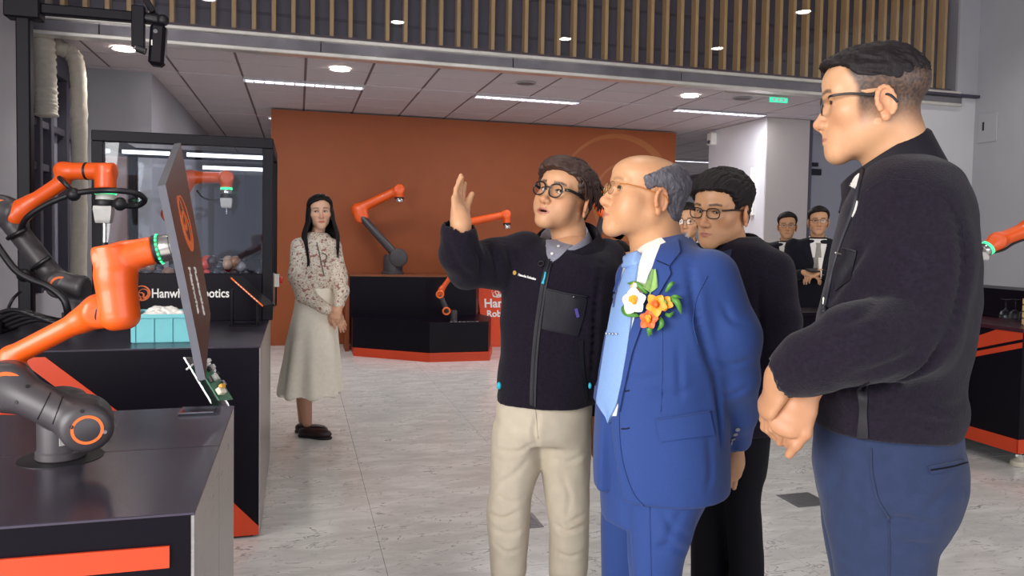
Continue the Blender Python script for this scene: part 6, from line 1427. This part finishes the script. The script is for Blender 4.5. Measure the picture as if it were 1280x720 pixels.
wall('collar', [lp(cN-Zu*.045, .104, .098, .4, .03, .02), lp(cN+Zu*.01, .092, .088, .4, .045, .02), lp(cN+Zu*.016, .096, .092, .4, .045, .02), lp(cN-Zu*.025, .120, .118, .5, .045, .05), lp(cN-Zu*.027, .116, .114, .5, .045, .05), lp(cN-Zu*.05, .098, .092, .42, .03, .03)], m_fleece, PM_)
wall('shirt_collar', [lp(cN-Zu*.04, .082, .082, .25, .03, .03), lp(cN-Zu*.002, .072, .072, .22, .036, .02), lp(cN+Zu*.001, .075, .075, .22, .036, .02), lp(cN-Zu*.03, .092, .098, .34, .04, .06)], m_navys, PM_)
patch('shirt_front', bM, [(892, 318), (915, 312), (912, 330), (903, 345), (895, 350)], m_navys, PM_, .004, 10, 6, 2.5)
c1, c2 = W(953, 508, 2.49), W(950, 524, 2.50)
wall('shirt_cuff', [[c+.039*r_*(math.cos(a)*np.cross((c2-c1)/np.linalg.norm(c2-c1), FW)+math.sin(a)*FW) for a in np.linspace(0, 2*math.pi, 24)] for c, r_ in ((c1, .95), (c2, 1.0), (c2-UP*.002, .92), (c1, .88))], m_navys, PM_)
MB().sphere(W(957, 519, 2.455), .0045, 10, 8).build('cuff_button', m_chrome, PM_, 180)
f = pbox((850, 985), (500, 845), (2.35, 2.9), .008, .02)
ploft(f, [(500, 886, 966, 2.6, .12), (540, 884, 962, 2.6, .125), (590, 880, 956, 2.6, .12)], 920)
ploft(f, [(560, 868, 925, 2.66, .085), (650, 864, 915, 2.66, .08), (720, 864, 912, 2.66, .07), (815, 868, 906, 2.66, .062)], 895)
ploft(f, [(540, 905, 960, 2.55, .09), (580, 902, 957, 2.55, .09), (622, 902, 951, 2.55, .085), (667, 908, 953, 2.55, .078), (720, 912, 955, 2.55, .07), (828, 916, 952, 2.55, .062)], 930)
garment(f, 'trousers', m_blackc, PM_, 2, folds(.003, 9, 71), None)
for (u, d) in ((888, 2.66), (935, 2.55)): shoe('shoe', W(u, 810, d), fmd, m_shoe, PM_)
# ================================================================ woman in floral blouse and cream skirt
PW = person(388, 5.33, 'woman with long black hair in floral blouse and cream skirt'); dW = 5.33
fwd_w = -FH*.90+RH*.30
hW = Head(face_frame(fwd_w, roll=.05, pitch=.02), W(400, 265, dW), 1.0, top=.074, h=.0024, jaw=.86, wide=.96, smile=1.6, neck=W(396, 300, dW+.03), neck_r=.046, neck_r0=.044, eyes=1.45, lip=np.array(lin('#b5453f')), brow=.9, gaze=(.42, 1, .05), skin=np.array(lin('#dcae92')), nose=.88)
f = pbox((395, 445), (370, 425), (5.0, 5.5), .0045)
hand(f, W(417, 388, 5.22), -UP*.75+RT*.5, FW*.6-RT*.5, right=False, curl=(.25, .3, .2), scale=.92); hand(f, W(424, 384, 5.20), -UP*.75-RT*.55, FW*.7+RT*.3, right=True, curl=(.4, .5, .3), scale=.92); V1, F1 = f.mesh()
f = pbox((360, 400), (490, 550), (5.1, 5.6), .007, .02); f.cone(W(381, 485, dW), W(384, 528, dW), .048, .034, .02); f.cone(W(377, 485, dW+.12), W(379, 525, dW+.12), .046, .034, .02); V2, F2 = f.mesh()
ib = inner_body([([W(396, 305, dW), W(395, 350, dW), W(392, 440, dW)], [.06, .08, .08])])
V, Fq, C = join_parts([(hW.V, hW.F, hW.C), (relax(V1, F1, 1, .4), F1, np.array(lin('#cf9d80'))), (V2, F2, np.array(lin('#c08e74'))), ib]); qmesh('body', V, Fq, m_skin, PW, C); hW.eyes_mesh(PW)
hair_shell(hW, 'hair', m_hairb, PW, lambda X, Y, Z: Z-np.interp(Y.ravel(), [-.12, -.01, .015, .03, .05, .07, .09], [-.16, -.16, -.10, .02, .045, .060, .068]).reshape(Y.shape)+.35*np.clip(.02-np.abs(X-.012), -1, 0)*0-.25*np.clip(.03-np.abs(X-.01), 0, .03)*(-1)*0+.30*np.clip(np.abs(X+.012)-.012, 0, .1)*(Y > .04)-.012*(Y > .04), lambda X, Y, Z: .012+.006*smoothstep(0, .1, Z)+0*X+0*Y, h=.004, amp=.003, freq=140)
rs = random.Random(9); st = []
for k in range(190):    # long straight hair
    a = rs.uniform(-2.6, 2.6)-math.pi/2; sx, sy = math.cos(a), math.sin(a)
    if sy > .60: continue
    x0, y0 = .082*sx, -.012+.090*sy; z1 = rs.uniform(-.38, -.26) if sx > 0 else rs.uniform(-.33, -.23); q = abs(sx) > .45 and sy > -.6
    fx = x0*1.25+(.018 if sx > 0 else -.006); fy = y0*.6+.075 if q else y0-.035
    st.append(([(x0*.45, y0*.5, .104), (x0*1.0, y0*1.02, .045), (x0*1.16, y0*1.04+(.01 if q else 0), -.07), (fx*1.05, y0*.8+(.05 if q else -.02), -.15), (fx*1.05, fy, -.21), (fx*.95, fy+(.03 if q else 0), z1)], rs.uniform(.010, .016)))
locks(hW, 'long_hair', m_hairb, PW, st, 6, 12)
def floral():
    m = bpy.data.materials.new('floral_blouse'); m.use_nodes = True; nt = m.node_tree; N = nt.nodes; L = nt.links; b = N['Principled BSDF']; tc = N.new('ShaderNodeTexCoord')
    n1 = N.new('ShaderNodeTexNoise'); n1.inputs['Scale'].default_value = 46; n1.inputs['Detail'].default_value = 3; L.new(tc.outputs['Object'], n1.inputs['Vector'])
    r = N.new('ShaderNodeValToRGB'); e = r.color_ramp.elements; e[0].position, e[0].color = .38, (*lin('#9a6a5e'), 1); e[1].position, e[1].color = .47, (*lin('#d8cfc0'), 1)
    for p, c in ((.56, '#d8cfc0'), (.60, '#a58f72'), (.66, '#cfc4b4')): q = e.new(p); q.color = (*lin(c), 1)
    L.new(n1.outputs[0], r.inputs[0]); L.new(r.outputs[0], b.inputs['Base Color']); b.inputs['Roughness'].default_value = .7; return m
m_floral = floral(); m_skirt = pm('cream_skirt', '#f3ecdb', .8, var=.04, scale=40)
f = pbox((355, 440), (285, 405), (5.0, 5.6), .009)
ploft(f, [(291, 385, 408, dW, .06), (299, 374, 416, dW, .10), (310, 370, 420, dW, .12), (330, 370, 421, dW, .125), (350, 371, 418, dW, .115), (364, 371, 416, dW, .115)], 395, 2.3)
f.chain([W(375, 308, dW-.06), W(371, 345, dW-.08), W(380, 368, dW-.12), W(408, 387, dW-.14)], [.062, .055, .055, .038], .03); f.chain([W(417, 308, dW), W(424, 345, dW), W(427, 365, dW-.05), W(424, 380, dW-.12)], [.058, .050, .050, .036], .03)
jW, bW = garment(f, 'blouse', m_floral, PW, 2, folds(.006, 12, 81), None, dW)
P_, N_ = on_px(bW, [(396, 303), (400, 322), (405, 345)], .004, 14, 5.2); MB().ring(P_, .004, 6).build('tie_ribbon', pm('grey_ribbon', '#6f6862', .6), PW, 180); P_, N_ = on_px(bW, [(402, 316), (408, 320), (405, 330)], .006, 10, 5.2); MB().ring(P_, .004, 6).build('tie_ribbon', MATS['grey_ribbon'], PW, 180)
f = pbox((335, 445), (350, 510), (4.9, 5.85), .009)
ploft(f, [(358, 372, 416, dW, .118), (375, 369, 418, dW, .13), (413, 361, 422, dW, .17), (455, 354, 425, dW, .21), (491, 349, 427, dW, .235)], 388, 2.2)
f.cone(W(390, 470, dW), W(390, 520, dW), .15, .19, .01, 'sub')
sk = garment(f, 'skirt', m_skirt, PW, 2, lambda V: .016*np.sin(np.arctan2((V-W(388, 420, dW))@FH, (V-W(388, 420, dW))@RH)*9)*smoothstep(W(388, 380, dW)[2], W(388, 490, dW)[2], V[:, 2])+.004*vnoise(V, 9, 4), None, dW)
for (u, v, dd) in ((374, 540, 0), (370, 537, .12)): p = W(u, v, dW+dd); p[2] = 0; shoe('shoe', p, RH*.95-FH*.25, pm('dark_brown_loafer', '#2e1a1c', .4), PW, L=.245, w=.042, low=True)
# ================================================================ suited men in the background
def suit_man(px, top, d, label, tie, fwd, glass=True, hands=None, lapel=True, height=None, lean=0):
    s = d/950.0; t = person(px, d, label, 'suited men in the background'); f2 = np.array(fwd)/np.linalg.norm(fwd)
    hp = W(px, top+.122/s, d); hd = Head(face_frame(fwd), hp, 1.0, h=.003, eyes=1.2, neck=hp+np.array([0, 0, -.21])-f2*.04, neck_r=.056); gz = hp[2]
    parts = [(hd.V, hd.F, hd.C)]
    if hands is not None:
        f = Sdf(hands-.16, hands+.16, .005); hand(f, hands+RH*.06+Zu*.02, -RH*.9-Zu*.3+f2*.2, -f2*.3-Zu, right=False, curl=(.4, .6, .4)); hand(f, hands-RH*.07+Zu*.01, RH*.9-Zu*.2+f2*.2, -f2*.3-Zu*.8, right=True, curl=(.4, .6, .4)); v_, f_ = f.mesh(); parts.append((v_, f_, SKIN))
    V, Fq, C = join_parts(parts); qmesh('body', V, Fq, m_skin, t, C); hd.eyes_mesh(t)
    hair_shell(hd, 'hair', m_hairb, t, lambda X, Y, Z: short_line(X, Y, Z)-.010*(Y > .04)+.12*np.clip(X, -.1, .1)*(Y > .05), lambda X, Y, Z: .004+.014*smoothstep(0, .08, Z)+0*X+0*Y, h=.005)
    if glass: glasses(hd, t, m_frameb, fr=.0012)
    ex = np.cross(f2, Zu); c = hp-f2*.03; c[2] = 0
    z = lambda k: hp[2]+k+.045
    f = Sdf(c+np.array([-.36, -.36, max(.02, gz-1.0)]), c+np.array([.36, .36, gz-.1]), .011)
    R_ = lambda zz, a, b, n=2.4: (zz, c[0], c[1], a, b, n)
    f.loft([R_(z(-.185), .07, .06), R_(z(-.21), .15, .09), R_(z(-.25), .205, .115), R_(z(-.36), .21, .13), R_(z(-.60), .19, .12), R_(z(-.85), .205, .13), R_(z(-.92), .205, .13)], .02, ex, f2)
    for q in (-1, 1):
        sh = c+ex*q*.20+Zu*z(-.265); el = c+ex*q*.25+Zu*z(-.56)
        wr_ = (hands+ex*q*.09) if hands is not None else c+ex*q*.24+f2*.05+Zu*z(-.80)
        f.chain([sh, el, wr_], [.068, .056, .044], .03)
        if hands is not None: MB().cyl(wr_, wr_+(hands-wr_)*.35, .036, n=16).build('shirt_cuff', m_shirtw, t, 40)
    V, Fq = f.mesh(); V = relax(V, Fq, 2); jk = qmesh('jacket', V, Fq, m_suitd, t); bv = bvh_of(jk)
    def sp(x, zz, lift): 
        o = c+ex*x+f2*.5+Zu*zz; loc, nor, _, _ = bv.ray_cast(Vector(o), Vector(-f2)); return (np.array(loc)+f2*lift) if loc is not None else o-f2*.38
    def strip(nm, rows, mat, lift):
        V = []; fcs = []
        for i, (zz, x0, x1) in enumerate(rows):
            V += [sp(x0, z(zz), lift), sp((x0+x1)/2, z(zz), lift+.003), sp(x1, z(zz), lift)]
            if i: k = 3*i; fcs += [(k-3, k-2, k+1, k), (k-2, k-1, k+2, k+1)]
        m = MB().add(V, fcs); m.add([np.array(p)-f2*.01 for p in V], [q[::-1] for q in fcs]); m.build(nm, mat, t, 60, fix=False)
    strip('shirt_front', [(-.20, -.07, .07), (-.26, -.068, .068), (-.36, -.045, .045), (-.50, -.006, .006)], m_shirtw, .006)
    strip('tie', [(-.235, -.022, .022), (-.26, -.017, .017), (-.45, -.036, .036), (-.50, -.03, .03)], tie, .014)
    for q in (-1, 1): strip('lapel', [(-.225, q*.07, q*.10), (-.29, q*.06, q*.125), (-.36, q*.045, q*.10), (-.52, q*.004, q*.02)], m_suitd, .010)
    nk = hp+np.array([0, 0, -.125])-f2*.028; lp = lambda cc, a, b, g, tt, dr=0: neck_loop(cc, ex, f2, a, b, g, tt, 24, dr)
    wall('shirt_collar', [lp(nk-Zu*.04, .075, .072, .1, .02, .02), lp(nk, .066, .064, .1, .03, .01), lp(nk-Zu*.03, .080, .082, .25, .03, .04)], m_shirtw, t)
    f = Sdf(c+np.array([-.3, -.3, .02]), c+np.array([.3, .3, gz-.8]), .012); hip = gz-.86; ft = .06
    for q in (-1, 1): f.chain([c+ex*q*.09+Zu*hip, c+ex*q*.10+Zu*(hip*.5)+f2*.02, c+ex*q*.10+Zu*ft], [.098, .075, .062], .03)
    V, Fq = f.mesh(); qmesh('trousers', relax(V, Fq, 1), Fq, m_suitd, t)
    for q in (-1, 1): shoe('shoe', c+ex*q*.10-f2*.06, f2, m_shoe, t)
    return t
m_tiedark = pm('dark_tie', '#1d1d2b', .6); m_tiegrey = pm('grey_tie', '#8f8c82', .6, var=.2, scale=120)
suit_man(984, 266, 7.15, 'suited man with dark tie beside the beige wall panel', m_tiedark, -FH*.9-RH*.30)
h2 = W(1016, 343, 6.40)
suit_man(1023, 259, 6.65, 'suited man with pale tie looking at a phone', m_tiegrey, -FH*.95-RH*.30, True, h2)
PH = tag(MB().obox(h2+Zu*.035-FH*.02, (.14, .07, .012), rotm((0, 0, 1), .2)@rotm((1, 0, 0), .3), .003).build('mobile_phone', m_rubber), 'black mobile phone held by the suited man with pale tie', 'phone')
suit_man(859, 255, 5.2, 'suited man with glasses half hidden behind the blue suit collar', m_tiedark, -FH*.9-RH*.35)
suit_man(772, 302, 6.0, 'dark suited man glimpsed between presenter and blue suit', m_tiedark, -FH*.8-RH*.5, False, W(777, 322, 5.7))
